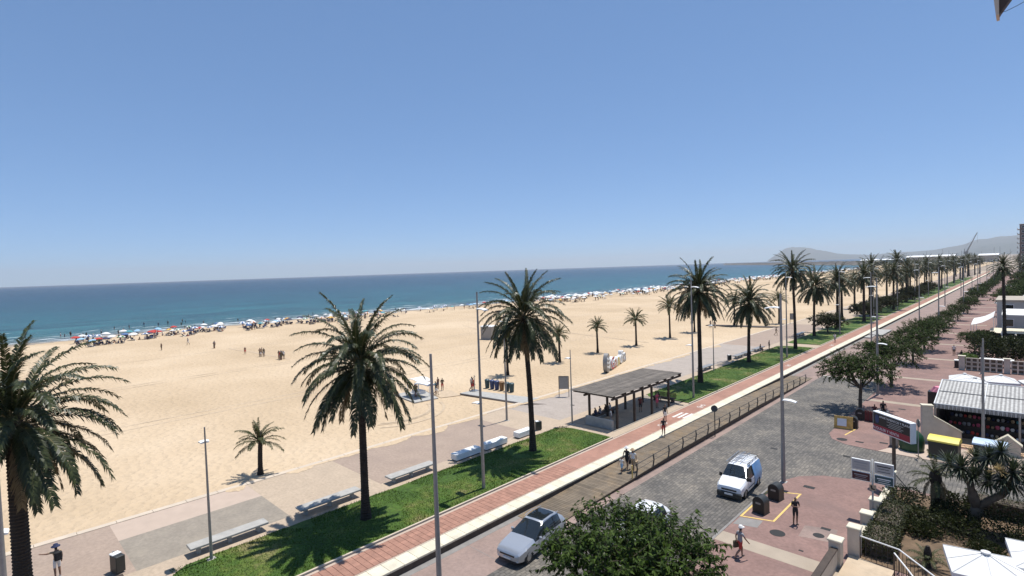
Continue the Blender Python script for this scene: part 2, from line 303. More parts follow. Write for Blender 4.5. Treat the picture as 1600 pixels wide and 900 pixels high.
mx = N.new('ShaderNodeMix'); mx.data_type = 'RGBA'; L.new(mr.outputs[0], mx.inputs[0]); L.new(mm_.outputs[2], mx.inputs[6]); mx.inputs[7].default_value = (.72, .75, .74, 1); L.new(mx.outputs[2], p.inputs['Base Color'])
mw = N.new('ShaderNodeMapping'); mw.inputs['Scale'].default_value = (.30, .11, 1); L.new(g.outputs['Position'], mw.inputs['Vector'])
nw = N.new('ShaderNodeTexNoise'); nw.inputs['Scale'].default_value = 1; nw.inputs['Detail'].default_value = 5; nw.inputs['Roughness'].default_value = .55; L.new(mw.outputs[0], nw.inputs['Vector'])
b = N.new('ShaderNodeBump'); b.inputs['Strength'].default_value = .9; b.inputs['Distance'].default_value = 2.0; L.new(nw.outputs['Fac'], b.inputs['Height']); L.new(b.outputs[0], p.inputs['Normal'])
# ================================================================== the setting
def interp(x, pts):
    if x <= pts[0][0]: return pts[0][1]
    for (a, b), (c, d) in zip(pts, pts[1:]):
        if x <= c: return b + (d - b) * (x - a) / (c - a)
    return pts[-1][1]
SH = [(-300, -204), (13, -201), (53, -203), (113, -198), (152, -190), (209, -185), (309, -185), (437, -196), (570, -197), (735, -194), (940, -190), (1370, -235)]
def shore(y): return interp(y, SH) + 1.6 * sin(y * .11) + .9 * sin(y * .31 + 1)
RZ = -.45
def frange(a, b, st):
    o = []; x = a
    while x < b - 1e-6: o.append(x); x += st
    return o + [b]
def grid(name, xs_of_y, ys, zf, matn):
    v = []; f = []; n = None
    for y in ys:
        xs = xs_of_y(y); n = len(xs)
        for x in xs: v.append((x, y, zf(x, y)))
    for j in range(len(ys) - 1):
        for i in range(n - 1): a = j * n + i; f.append((a, a + 1, a + n + 1, a + n))
    mb = MB(); mb.v = v; mb.f = f; mb.m = [0] * len(f)
    me = mb.mesh(name, matn, smooth=True); return tag(link(name, me), kind='structure')
# beach: flat, dips to the water
from mathutils import noise as mnoise
def beach_z(x, y):
    s = shore(y); d = x - s            # metres up from the waterline
    z = -.62 + .52 * min(1, max(-1.2, d / 26)) if d < 26 else -.10
    z += .035 * mnoise.noise(Vector((x * .25, y * .25, 0))) + .05 * mnoise.noise(Vector((x * .06, y * .06, 3)))
    if x > -46: z = z * max(0, (-42.3 - x) / 3.7) + -.02 * (1 - max(0, (-42.3 - x) / 3.7))
    return z
ys = frange(-60, 150, 1.0) + frange(151.5, 400, 2.5)[0:] + frange(406, 1370, 12)
beach = grid('beach', lambda y: [-42.3 - .9 * i for i in range(40)] + [-42.3 - 36 + (shore(y) - 14 + 78.3) * t / 90 for t in range(1, 91)], ys, beach_z, ['sand', 'sand_wet'])
me = beach.data
for p_ in me.polygons:
    c = p_.center
    if c.x - shore(c.y) < 5 + 2 * sin(c.y * .2): p_.material_index = 1
# sea out to the horizon
sx = [12, 6, 0, -4, -8, -14, -20, -30, -45, -70, -110, -180, -300, -500, -900, -1600, -3000, -6000, -11000, -19500]
sy = [-9000, -4000, -1500, -600, -300] + frange(-250, 700, 10) + [760, 900, 1100, 1370, 1640, 2200, 3000, 4500, 7000, 11000, 19000]
sea = grid('sea', lambda y: [shore(y) - (4000 if 0 else 0) + d + (max(0, y - 1640) * .0 if d > 0 else 0) for d in sx], sy, lambda x, y: -.62, 'sea')
a_ = sea.data.attributes.new('shore', 'FLOAT', 'POINT')
for i in range(len(sea.data.vertices)): a_.data[i].value = max(0, -sx[i % len(sx)])
# land to the horizon behind the beach road
g_ = MB(); g_.add([(-24.0, -300, -.9), (19000, -300, -.9), (19000, 19000, -.9), (-1500, 19000, -.3), (-900, 9000, -.3), (-250, 1900, -.3), (-235, 1370, -.3), (-43, 1370, -.3), (-43, 600, -.3), (-24, 600, -.9)], [tuple(range(10))]); tag(g_.build('ground', 'ground'), kind='structure')
# tyre tracks and drag marks in the sand
def ribbon(pts, w, z, matn, name):
    mb = MB(); n = len(pts); vs = []
    for i, (x, y) in enumerate(pts):
        a = Vector(pts[max(0, i - 1)]); b = Vector(pts[min(n - 1, i + 1)]); d = (b - a).normalized(); nx = Vector((-d.y, d.x)) * w / 2
        vs += [(x + nx.x, y + nx.y, beach_z(x + nx.x, y + nx.y) + z), (x - nx.x, y - nx.y, beach_z(x - nx.x, y - nx.y) + z)]
    mb.add(vs, [(2 * i, 2 * i + 1, 2 * i + 3, 2 * i + 2) for i in range(n - 1)]); return tag(mb.build(name, matn), kind='structure')
for k, (cx, cy, r, w) in enumerate([(-53.5, 32.5, 6.0, .34), (-53.5, 32.5, 7.7, .34), (-53.7, 32.3, 6.6, .2)]):
    ribbon([(cx + r * cos(rad(t)), cy + r * sin(rad(t)) * .9) for t in range(-35, 75, 8)], w, .03, 'sand_track', 'wheel_track')
ribbon([(-101 - i * 2.2, 42 - .12 * i + .25 * sin(i)) for i in range(14)], .5, .03, 'sand_track', 'wheel_track')
ribbon([(-55 - i * 5, 95 + i * 1.1) for i in range(16)], .5, .03, 'sand_track', 'wheel_track')
ribbon([(-62 - i * 5, 76 + i * 2.1) for i in range(12)], .4, .03, 'sand_track', 'wheel_track')
for k, (x, y0, y1) in enumerate([(-70, -20, 140), (-71.9, -20, 140), (-98, 0, 200), (-99.9, 0, 200), (-128, 10, 260), (-84, 60, 220)]):
    ribbon([(x - .04 * (y - 40) + 1.8 * sin(y * .02 + k // 2), y) for y in frange(y0, y1, 4)], .32, .012, 'sand_track', 'wheel_track')
# promenade of coloured bands
PM = ['pave_pink', 'pave_lightpink', 'pave_grey', 'pave_sand', 'edge_stone', 'pave_lightgrey']
bands = [(-60, 5.6, 0, 0), (5.6, 13.9, 1, 2), (13.9, 20.6, 3, 3), (20.6, 36.6, 0, 0), (36.6, 41.5, 3, 3), (41.5, 62, 5, 5), (62, 100, 5, 5), (100, 140, 0, 0), (140, 220, 3, 3), (220, 640, 0, 0)]
mb = MB()
for y0, y1, mo, mi in bands:
    for x0, x1, mm in ((-42.15, -39.2, mo), (-39.2, -34.35, mi), (-34.35, -33.0, 3), (-33.0, -26.9, 3)):
        mb.add([(x0, y0, 0), (x1, y0, 0), (x1, y1, 0), (x0, y1, 0)], [(0, 1, 2, 3)], mm)
tag(mb.build('promenade', PM), kind='structure')
mb = MB()
for i in range(150): y = -20 + i * 2.0; mb.cbox(-42.62 - .1 * random.random(), -42.16, y, y + 1.985, -.4, .035 + .01 * random.random(), .015)
tag(mb.build('promenade_kerb', 'edge_stone'), kind='structure')
# sand drifted over the seaward edge of the promenade
rnd_ = random.Random(12); mb = MB()
for i in range(46):
    y = 2 + 98 * rnd_.random(); L_ = rnd_.uniform(.6, 2.6); w = rnd_.uniform(.15, .75) * (1.6 if rnd_.random() < .2 else 1); vs = [(-42.05 + .05 * rnd_.random() + max(0, w * math.sin(pi * k / 10)) * rnd_.uniform(.7, 1.2), y - L_ + 2 * L_ * k / 10, .006 + .012 * math.sin(pi * k / 10)) for k in range(11)] + [(-42.18, y + L_ - .1, .05), (-42.18, y - L_ + .1, .05)]
    mb.add(vs, [tuple(range(13))])
tag(mb.build('drifted_sand', 'sand'), kind='structure')
# timber walkways and paved crossings laid over the sand
mb = MB(); mb.prism([(-51.9, 43.0), (-42.0, 44.2), (-42.0, 47.0), (-51.8, 45.0)], -.25, .05); tag(mb.build('beach_walkway', 'concrete'), kind='structure')
mb = MB(); mb.prism([(-42.1, 43.75), (-42.1, 44.15), (-51.6, 42.95), (-51.6, 42.75)], -.1, .02); mb.prism([(-42.1, 42.9), (-39.6, 45.6), (-42.1, 44.4)], .004, .016); tag(mb.build('walkway_edge', 'wood_dark'), kind='structure')
mb = MB(); mb.prism([(-58.5, 37.5), (-52.6, 36.6), (-52.2, 39.8), (-57.6, 41.4)], -.2, .04); tag(mb.build('beach_platform', 'concrete'), kind='structure')
mb = MB(); mb.prism([(-57.4, 41.5), (-52.2, 40.2), (-51.2, 42.6), (-54.4, 43.6)], -.2, -.03); tag(mb.build('beach_platform', 'sand_track'), kind='structure')
mb = MB(); mb.prism([(-58, 128), (-42, 130), (-42, 133), (-58, 130)], -.25, .06); tag(mb.build('beach_walkway', 'wood_dark'), kind='structure')
# lawns
def lawn(y0, y1, seed):
    rnd = random.Random(seed); L_ = []; n = int((y1 - y0) / .5)
    for i in range(n + 1):
        y = y0 + (y1 - y0) * i / n; e = min(i, n - i)
        L_.append((-33.0 + .12 * mnoise.noise(Vector((0, y * .7, seed))) + .10 * (rnd.random() - .5) + (.9 if e == 0 else .35 if e == 1 else 0), y))
    poly = L_ + [(-27.12, y1), (-27.12, y0)]
    k = MB(); vs = [(x, y, 0) for x, y in poly]; tops = []
    for x, y in L_: tops.append((x, y))
    for i in range(len(L_) - 1):
        (xa, ya), (xb, yb) = L_[i], L_[i + 1]
        xm = [0, .08, .3, .6, .88, 1]; zz = [.01, .06, .08, .09, .075, .055]
        q = []
        for (x, y) in ((xa, ya), (xb, yb)):
            for t, z in zip(xm, zz): q.append((x + (-27.12 - x) * t, y, z + .02 * mnoise.noise(Vector((x + 6 * t, y * .5, 5)))))
        k.add(q, [(j, j + 1, j + 7, j + 6) for j in range(5)])
    o = k.build('lawn', 'grass', smooth=True); tag(o, kind='structure')
LAWNS = [(6.6, 40.0), (55.4, 103), (107, 164), (169, 236), (242, 330), (336, 470)]
for i, (a, b_) in enumerate(LAWNS): lawn(a, b_, i)
# grass blades on the nearer lawns
def blades(y0, y1, n, seed):
    rnd = random.Random(seed); mb = MB()
    for i in range(n):
        y = rnd.uniform(y0, y1); x = rnd.uniform(-32.9, -27.2)
        if mnoise.noise(Vector((x * .4, y * .4, 9))) < -.38: continue
        a = rnd.uniform(0, 2 * pi); h = rnd.uniform(.05, .11); w = .022; dx, dy = cos(a) * w, sin(a) * w; lx, ly = rnd.uniform(-.05, .05), rnd.uniform(-.05, .05)
        mb.add([(x - dx, y - dy, .05), (x + dx, y + dy, .05), (x + lx, y + ly, .07 + h)], [(0, 1, 2)])
    o = mb.build('grass', 'grass_blade', fix=False); tag(o, 'short green grass of the lawn strip beside the red cycle path', 'grass', kind='stuff')
blades(6.8, 39.8, 26000, 1); blades(55.6, 102.5, 16000, 2)
mb = MB()
for a, b_ in LAWNS: mb.box(-27.1, -26.98, a - .3, b_, -.1, .10)
tag(mb.build('lawn_kerb', 'edge_stone'), kind='structure')
mb = MB()
mb.box(-26.975, -26.93, -30, 640, -.1, -.015 + .02); tag(mb.build('kerb_line', 'black'), kind='structure')  # thin black line along the lawn kerb
# cycle path
mb = MB(); mb.add([(-26.93, 9, .0), (-24.83, 9, .0), (-24.83, 32.2, .0), (-26.93, 32.2, .0)], [(0, 1, 2, 3)])
path = tag(mb.build('cycle_path', 'brick_joint'), kind='structure')
mb = MB(); mb.add([(-26.93, -30, .005), (-24.83, -30, .005), (-24.83, 9, .005), (-26.93, 9, .005)], [(0, 1, 2, 3)]); mb.add([(-26.93, 32.2, .005), (-24.83, 32.2, .005), (-24.83, 640, .005), (-26.93, 640, .005)], [(0, 1, 2, 3)])
tag(mb.build('cycle_path_paving', 'brick_far'), kind='structure')
mb = MB(); mb.box(-26.92, -26.72, -30, 640, -.1, .014); mb.box(-24.93, -24.83, -30, 640, -.1, .014); tag(mb.build('path_edging', 'pave_lightpink'), kind='structure')
bm_ = MB().cbox(-.19, .19, -.183, .183, 0, .02, .008).mesh('brick', 'brick_path')
for j in range(60):
    for i in range(5):
        x = -26.52 + .3475 * i * 1.0 + (.0 if j % 2 else .0)
        o = link('brick', bm_, path, (-26.53 + .352 * i, 9.2 + .383 * j, .002 + .004 * random.random()), 0, (.91, 1, 1))
# zebra bars and cycle marks
mb = MB()
for i in range(4): x = -26.1 + .5 * i; mb.box(x, x + .27, 49.3 + .12 * i, 51.4 + .12 * i, .009, .0145)
tag(mb.build('zebra_crossing', 'paint_road'), kind='structure')
def bike_mark(y):
    mb = MB()
    for k in (-.45, .45):
        for t in range(10):
            a, b_ = 2 * pi * t / 10, 2 * pi * (t + 1) / 10
            mb.add([(-25.6 + .26 * cos(a), y + k + .26 * sin(a), .0115), (-25.6 + .26 * cos(b_), y + k + .26 * sin(b_), .0115), (-25.6 + .18 * cos(b_), y + k + .18 * sin(b_), .0115), (-25.6 + .18 * cos(a), y + k + .18 * sin(a), .0115)], [(0, 1, 2, 3)])
    mb.box(-25.65, -25.57, y - .4, y + .4, .009, .0125); mb.box(-25.35, -25.27, y - .5, y - .1, .009, .0125)
    tag(mb.build('cycle_mark', 'paint_road'), kind='structure')
for y in (46.5, 55.0, 84.0, 108.0): bike_mark(y)
# white stone coping on the step down to the road
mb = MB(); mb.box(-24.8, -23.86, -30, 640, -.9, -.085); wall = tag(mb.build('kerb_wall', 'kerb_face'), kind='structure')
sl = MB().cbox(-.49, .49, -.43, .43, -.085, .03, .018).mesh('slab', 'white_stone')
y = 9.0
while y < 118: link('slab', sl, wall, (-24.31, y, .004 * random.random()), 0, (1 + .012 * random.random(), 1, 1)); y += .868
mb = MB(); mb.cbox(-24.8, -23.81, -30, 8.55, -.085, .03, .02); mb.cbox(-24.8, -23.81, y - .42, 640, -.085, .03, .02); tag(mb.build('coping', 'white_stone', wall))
# carriageway, plaza, side street
mb = MB(); mb.add([(-23.9, -40, RZ), (60, -40, RZ), (60, 700, RZ), (-23.9, 700, RZ)], [(0, 1, 2, 3)]); tag(mb.build('road', 'road_pink'), kind='structure')
mb = MB(); mb.box(-23.86, -23.42, -40, 640, RZ - .2, RZ + .006); tag(mb.build('gutter', 'gutter'), kind='structure')
cob = [(-20.3, -30), (-13.1, -30), (-13.1, 38.6), (-12.95, 40.4), (-12.2, 42.2), (-10.9, 43.4), (-9, 44.0), (-6, 44.3), (40, 44.6), (40, 51.6), (-9, 51.7), (-11.4, 52.0), (-12.6, 52.9), (-13.2, 54.4), (-13.2, 81.2), (-20.4, 81.2)]
mb = MB(); mb.prism(cob, RZ - .1, RZ + .006); tag(mb.build('cobbled_road', 'cobble'), kind='structure')
mb = MB(); mb.box(-20.4, -15.9, 81.2, 81.45, RZ, RZ + .012); tag(mb.build('stop_line', 'paint_road'), kind='structure')
mb = MB(); mb.prism([(-13.1, -30), (9, -30), (9, 44.0), (-6, 44.3 - .02), (-9, 43.98), (-10.9, 43.38), (-12.2, 42.18), (-12.95, 40.38), (-13.1, 38.6)], RZ - .1, RZ + .02); tag(mb.build('plaza_paving', 'plaza_red'), kind='structure')
mb = MB(); mb.prism([(-13.2, 54.4), (-12.6, 52.9), (-11.4, 52.0), (-9, 51.72), (9, 51.7), (9, 520), (-13.2, 520)], RZ - .1, RZ + .02); tag(mb.build('plaza_paving', 'plaza_red'), kind='structure')
mb = MB()
for y, w in [(29.4, 1.25), (9, 1.2), (69.6, 1.0), (85, 1.0), (103, 1.0), (121, 1.1)] + [(139 + 18 * i, 1.3) for i in range(16)]: mb.add([(-13.08, y, RZ + .025), (-6.9, y, RZ + .025), (-6.9, y + w, RZ + .025), (-13.08, y + w, RZ + .025)], [(0, 1, 2, 3)])
tag(mb.build('paving_band', 'plaza_band'), kind='structure')
mb = MB(); mb.add([(-9, 51.75, RZ + .026), (9, 51.75, RZ + .026), (9, 56.2, RZ + .026), (-7.2, 56.2, RZ + .026)], [(0, 1, 2, 3)]); tag(mb.build('pavement', 'pave_lightpink'), kind='structure')
mb = MB(); mb.prism([(-13.08, -30), (-13.22, -30), (-13.22, 38.6), (-13.08, 38.6)], RZ - .1, RZ + .045); tag(mb.build('plaza_kerb', 'gutter'), kind='structure')
# joints cut in the pink concrete beside the kerb
mb = MB()
for y in frange(-8, 24, 4.6)[:-1]: mb.box(-23.4, -20.4, y, y + .03, RZ - .02, RZ + .004)
tag(mb.build('expansion_joint', 'gutter'), kind='structure')
# yellow box lines on the plaza
def lines(poly, w, closed=True):
    mb = MB(); n = len(poly); z = RZ + .029
    for i in range(n if closed else n - 1):
        a = Vector(poly[i]); b_ = Vector(poly[(i + 1) % n]); d = (b_ - a).normalized(); nx = Vector((-d.y, d.x)) * w / 2; a = a - d * w / 2 * (i % 2); b_ = b_ + d * w / 2 * (i % 2)
        if i % 2 == 0: a = a + d * w / 2; b_ = b_ - d * w / 2
        mb.add([(*(a + nx), z), (*(a - nx), z), (*(b_ - nx), z), (*(b_ + nx), z)], [(0, 1, 2, 3)])
    tag(mb.build('bay_marking', 'paint_yellow'), kind='structure')
lines([(-13.0, 33.2), (-11.25, 33.75), (-11.2, 38.9), (-13.0, 38.1)], .12)
lines([(-12.0, 54.6), (-11.6, 57.6)], .12, False)
mb = MB(); mb.add([(-13.0, 31.9, RZ + .027), (-11.7, 32.3, RZ + .027), (-11.75, 33.4, RZ + .027), (-13.0, 33.0, RZ + .027)], [(0, 1, 2, 3)]); tag(mb.build('paving_patch', 'gutter'), kind='structure')
mb = MB(); mb.prism([(-9.6, 32.8), (-7.9, 33.2), (-8.1, 35.0), (-9.7, 34.4)], RZ, RZ + .026); tag(mb.build('paving_patch', 'road_pink'), kind='structure')
def cover(x, y, r, rnd=True, z=RZ + .03):
    mb = MB()
    if rnd: mb.lathe([(r, z - .03), (r, z), (r * .86, z + .004), (r * .8, z - .001), (.01, z - .001)], 18, x, y)
    else:
        mb.box(x - r, x + r, y - r * .6, y + r * .6, z - .03, z)
    o = mb.build('manhole_cover' if rnd else 'drain_grate', 'rubber'); return o
for i, (x, y, r, q) in enumerate([(-10.6, 32.4, .42, 1), (-8.75, 33.6, .3, 1), (-8.65, 34.7, .25, 0), (-11.1, 40.5, .35, 0), (-10.6, 48.8, .25, 0), (-11.9, 53.2, .42, 1), (-10.6, 53.3, .3, 0), (-9.0, 54.2, .3, 0), (-9.6, 67.5, .3, 0), (-9.0, 31.2, .12, 0), (-15.6, 47.2, .28, 0), (-37.0, 47.0, .25, 0), (-21.8, 24.0, .2, 0)]):
    on = 'road cobbles' if x < -13.2 else 'red plaza'
    lab = {0: 'large round manhole cover beside the yellow marked bay', 1: 'small round manhole cover in the pale patch of red paving', 2: 'small square drain grate in the pale patch of red paving', 5: 'round manhole cover on red plaza near the leaning yellow board', 10: 'dark drain grate in the grey cobbles', 11: 'small drain grate on the grey promenade by the pergola', 12: 'small drain grate in pink concrete near the boardwalk'}.get(i, 'small rectangular drain grate in the red plaza paving')
    if x < -30: o = cover(x, y, r, q, .012)
    elif x < -13.2: o = cover(x, y, r, q, RZ + .012)
    else: o = cover(x, y, r, q)
    tag(o, lab, 'manhole' if q else 'drain grate', None if i in (0, 1, 2, 5, 10, 11, 12) else 'drain grates in the plaza')
# boardwalk ramp along the kerb
def deck_z(y): return interp(y, [(24, RZ + .03), (41, -.02), (60, -.02), (79, RZ + .03)])
mb = MB(); ny = 28
for i in range(ny):
    a, b_ = 24.2 + (78.8 - 24.2) * i / ny, 24.2 + (78.8 - 24.2) * (i + 1) / ny
    za, zb = deck_z(a) - .05, deck_z(b_) - .05
    mb.add([(-21.02, a, RZ - .1), (-21.02, b_, RZ - .1), (-21.02, b_, zb), (-21.02, a, za), (-23.7, a, RZ - .1), (-23.7, b_, RZ - .1), (-23.7, b_, zb), (-23.7, a, za)], [(0, 1, 2, 3), (3, 2, 6, 7), (4, 7, 6, 5)])
deck = tag(mb.build('boardwalk', 'black'), 'timber boardwalk ramp with metal railing between the white coping and the cobbles', 'boardwalk')
pl = MB().cbox(-1.37, 1.37, -.095, .095, -.045, 0, .008).mesh('plank', 'wood_deck')
y = 24.2; k = 0
while y < 78.9:
    o = link('plank', pl, deck, (-22.36 + random.uniform(-.012, .012), y, deck_z(y) + random.uniform(-.002, .003))); o.rotation_euler.x = math.atan2(deck_z(y + .2) - deck_z(y), .2); y += .203
yy = [34.2 + 2.45 * i for i in range(18)]
for y in yy:
    z = deck_z(y); mb = MB(); mb.extr([(-21.13, z - .2), (-21.05, z - .2), (-20.93, z + .5), (-21.0, z + .92), (-21.06, z + .92), (-21.03, z + .5)], 'y', y - .03, y + .03); mb.build('railing_post', 'pole_dark', deck)
for dx, h in ((.05, .90), (.1, .52)):
    mb = MB(); mb.tube([(-21.0 - .0 + dx, y, deck_z(y) + h) for y in yy], .018 if h < .8 else .024, 5); mb.build('rail', 'pole_dark', deck)
mb = MB(); mb.tube([(-21.05, 33.6, deck_z(33.6)), (-21.05, 33.6, deck_z(33.6) + .95)], .05, 7); mb.build('end_post', 'paint_yellow', deck)
# a second short ramp far along the kerb
mb = MB(); mb.box(-23.7, -21.3, 128, 138, RZ - .1, -.1); mb.box(-23.7, -22.5, 124, 128, RZ - .1, -.25); tag(mb.build('boardwalk', 'concrete'), 'small concrete ramp against the kerb beyond the cobbled road', 'ramp')
# hills beyond the harbour
def hill(name, prof, dist, depth, seed):
    """prof: (azimuth deg from +Y, elevation deg) ridge; real relief behind and in front of the ridge"""
    mb = MB(); rows = 9; cols = []; az0, az1 = prof[0][0], prof[-1][0]; n = 90; vs = []
    for i in range(n + 1):
        az = az0 + (az1 - az0) * i / n; h = dist * math.tan(rad(interp(az, prof))) + EYE
        for j in range(rows):
            t = j / (rows - 1) * 2 - 1; d = dist + depth * t
            hh = h * max(0, 1 - abs(t) ** 1.35) * (1 + (.10 * mnoise.noise(Vector((az * .9, t * 2.5, seed))) if 0 < j < rows - 1 else 0)) + (.04 * h * mnoise.noise(Vector((az * 3, t, seed))) if abs(t) < .1 else 0)
            vs.append((d * sin(rad(az)), d * cos(rad(az)), -3 + hh))
    fs = [(i * rows + j, i * rows + j + 1, (i + 1) * rows + j + 1, (i + 1) * rows + j) for i in range(n) for j in range(rows - 1)]
    mb.add(vs, fs); return tag(mb.build(name, 'hill', smooth=True), kind='structure')
hill('hills', [(-18.6, .05), (-18.2, .36), (-17.7, .71), (-17.1, 1.1), (-16.45, 1.32), (-15.9, 1.27), (-15.2, 1.15), (-14.4, .92), (-13.2, .63), (-12.2, .41), (-11, .33), (-9.5, .2), (-8, .04)], 15500, 1300, 1)
hill('hills', [(-12, .03), (-10, .28), (-8.4, .40), (-6.6, .45), (-5.4, .55), (-4.15, .80), (-3.5, 1.05), (-3.15, 1.2), (-2.5, 1.22), (-1.8, 1.34), (-.5, 1.36), (1.5, 1.5), (5, 1.3), (10, 1.6), (18, .8)], 14500, 1600, 2)
hill('hills', [(-5, .02), (-3.6, .45), (-2.6, .75), (-1.5, .85), (0, .95), (2, 1.1), (6, .7)], 11500, 1000, 3)
# ================================================================== vegetation builders
def frond_mesh(name, length, e0, e1, seed, pairs=62, wl=.074, ll=.56, matn='frond', droop=.5):
    rnd = random.Random(seed); mb = MB(); n = 12; P = [Vector((0, 0, 0))]; T = []
    tw = rnd.uniform(-.10, .10)
    for i in range(n):
        t = (i + .5) / n; e = rad(e0 + (e1 - e0) * t ** 1.15); d = Vector((cos(e), tw * t, sin(e))).normalized(); T.append(d); P.append(P[-1] + d * length / n)
    T.append(T[-1])
    def pt(t): f = min(t * n, n - 1e-4); i = int(f); return P[i].lerp(P[i + 1], f - i), T[i]
    mb.tube(P[:1] + P[2::2] + ([] if n % 2 == 0 else P[-1:]), [.035 * (1 - .85 * k / 6) for k in range(7)], 3, 1)
    for i in range(pairs):
        t = .10 + .90 * (i + rnd.uniform(-.3, .3)) / pairs; t = min(max(t, .08), .995); p, d = pt(t)
        side = d.cross(Vector((0, 0, 1)));
        if side.length < .05: side = Vector((0, 1, 0))
        side.normalize(); up = side.cross(d).normalized()
        L = ll * (.45 + .55 * min(1, t / .35)) * (1 - .55 * max(0, (t - .55) / .45)) * rnd.uniform(.85, 1.12)
        for s in (-1, 1):
            a = rnd.uniform(.65, 1.05); v = rnd.uniform(-.05, .45)
            dr = (d * a + side * s * (1 - .25 * t) + up * v).normalized()
            w = d.cross(dr); w = dr.cross(w).normalized() * wl * .5
            m_ = p + dr * L * .5; tip = p + dr * L * .95 + Vector((0, 0, -droop * L * rnd.uniform(.5, 1.3)))
            mb.add([p - w * .6, p + w * .6, m_ + w, m_ - w, tip], [(0, 1, 2, 3), (3, 2, 4)])
    return mb.mesh(name, [matn, 'frond_stalk'])
mat('frond_stalk', (.16, .13, .055), .6)
# elevation classes, top to bottom
FCL = [(84, 42), (76, 10), (67, -16), (57, -34), (46, -47), (34, -56), (20, -63), (4, -68), (-12, -71), (-28, -74)]
FM = [[frond_mesh('frond', 4.6 * (1 - .008 * k), a + j * 3, b_ - j * 5, 10 * k + j) for j in range(2)] for k, (a, b_) in enumerate(FCL)]
FDRY = [frond_mesh('frond', 3.4, -48, -88, 900 + j, pairs=34, matn='frond_dry', droop=.6) for j in range(2)]
FSM = [[frond_mesh('frond', 1.9, a - 2, b_ + 12, 300 + 10 * k + j, pairs=26, wl=.05, ll=.34, matn='frond_young') for j in range(1)] for k, (a, b_) in enumerate(FCL[:8])]
def trunk_mesh(h, r0, r1, lean=(0, 0), seed=0, ring=.16, matn='trunk', rough=.11, n=12):
    rnd = random.Random(seed); pts = []; rs = []; z = -.15; i = 0
    while z < h:
        t = max(0, z / h); pts.append((lean[0] * t * t, lean[1] * t * t, z)); b = r0 + (r1 - r0) * t ** .8
        if z < h * .25: b *= 1 + .42 * (1 - max(0, z) / (h * .25)) ** 1.5
        rs.append(b * (1 + (rough if i % 2 else -rough * .3) * rnd.uniform(.6, 1.2))); z += ring * .5; i += 1
    # swelling of old leaf bases under the crown
    for k, f in ((.0, 1.22), (.3, 1.5), (.7, 1.35), (1.05, .7)): pts.append((lean[0], lean[1], h + k * .8)); rs.append(r1 * f)
    mb = MB(); mb.tube(pts, rs, n); m = mb.mesh('trunk', matn); return m
def palm(name, label, x, y, h, z=0., nf=58, sc=1.0, r=.235, lean=(0, 0), seed=0, group=None, low=9.99, dry=3, fruit=False):
    rnd = random.Random(seed); o = thing(name, label, 'palm tree', (x, y, z), 0, group)
    link('trunk', trunk_mesh(h, r, r * .82, lean, seed), o)
    for i in range(nf):
        u = (i + .5) / nf; k = min(len(FCL) - 1, int(min(low, 10.6 * u ** .82))); az = i * 2.39996 + rnd.uniform(-.25, .25)
        f = link('frond', FM[k][rnd.randrange(2)], o, (lean[0] + .18 * cos(az), lean[1] + .18 * sin(az), h + .75 * (1 - u) + .1), az, sc * rnd.uniform(.9, 1.08)); f.rotation_euler.x = rnd.uniform(-.25, .25)
    for i in range(dry):
        az = rnd.uniform(0, 6.28); link('frond', FDRY[i % 2], o, (lean[0] + .22 * cos(az), lean[1] + .22 * sin(az), h + .05), az, sc * rnd.uniform(.8, 1))
    if fruit:
        for i in range(fruit):
            az = rnd.uniform(0, 6.28); mb = MB(); b = Vector((.35 * cos(az), .35 * sin(az), .75)); e = Vector((1.0 * cos(az), 1.0 * sin(az), .55))
            mb.tube([b, (b + e) / 2 + Vector((0, 0, .22)), e], .025, 4)
            for q in range(46):
                t = Vector((rnd.gauss(0, .14), rnd.gauss(0, .14), -rnd.uniform(.05, .75))); c = e + t; s_ = .035
                mb.add([c + Vector(v) * s_ for v in ((1, 0, 0), (-1, 0, 0), (0, 1, 0), (0, -1, 0), (0, 0, 1.3), (0, 0, -1.3))], [(0, 2, 4), (2, 1, 4), (1, 3, 4), (3, 0, 4), (2, 0, 5), (1, 2, 5), (3, 1, 5), (0, 3, 5)])
                if q % 3 == 0: mb.tube([e, c], .01, 3)
            mb.build('fruit_cluster', 'bin_brown', o, (lean[0], lean[1], h))
    return o
PL = 'lawn between promenade and cycle path'
palm('date_palm', 'massive date palm with thick trunk rising beside the backpacker on the promenade', -33.6, 1.15, 8.6, r=.36, nf=78, seed=1, dry=7, sc=1.05)
palm('date_palm', 'tall date palm with orange fruit clusters on the lawn beside the long slab benches', -30.1, 16.9, 9.3, r=.245, nf=80, seed=2, fruit=3, lean=(-.1, .1))
palm('date_palm', 'tall date palm on the lawn just before the pergola, beside the white block benches', -30.3, 32.9, 10.9, nf=70, seed=3, lean=(-.25, -.35), sc=.95, dry=8)
palm('date_palm', 'tall date palm on the lawn right behind the pergola', -30.7, 65.9, 11.3, nf=84, seed=4, lean=(-.1, .1), r=.27, dry=6)
palm('date_palm', 'date palm on the lawn next to the bin and dark benches beyond the pergola', -31.1, 83.6, 8.6, nf=76, seed=5, sc=.95, dry=2, lean=(.15, .2))
palm('date_palm', 'date palm with shaggy crown standing over the dark round bush on the lawn', -31.4, 119.4, 9.5, nf=74, seed=6, sc=1.0, dry=9, lean=(.2, -.2))
palm('date_palm', 'tall slim date palm directly behind the tall lamp post on the lawn', -29.4, 100.5, 13.0, nf=64, seed=7, sc=.92, dry=1, lean=(-.4, .3))
G2 = 'date palms far along the lawn'
far_src = None
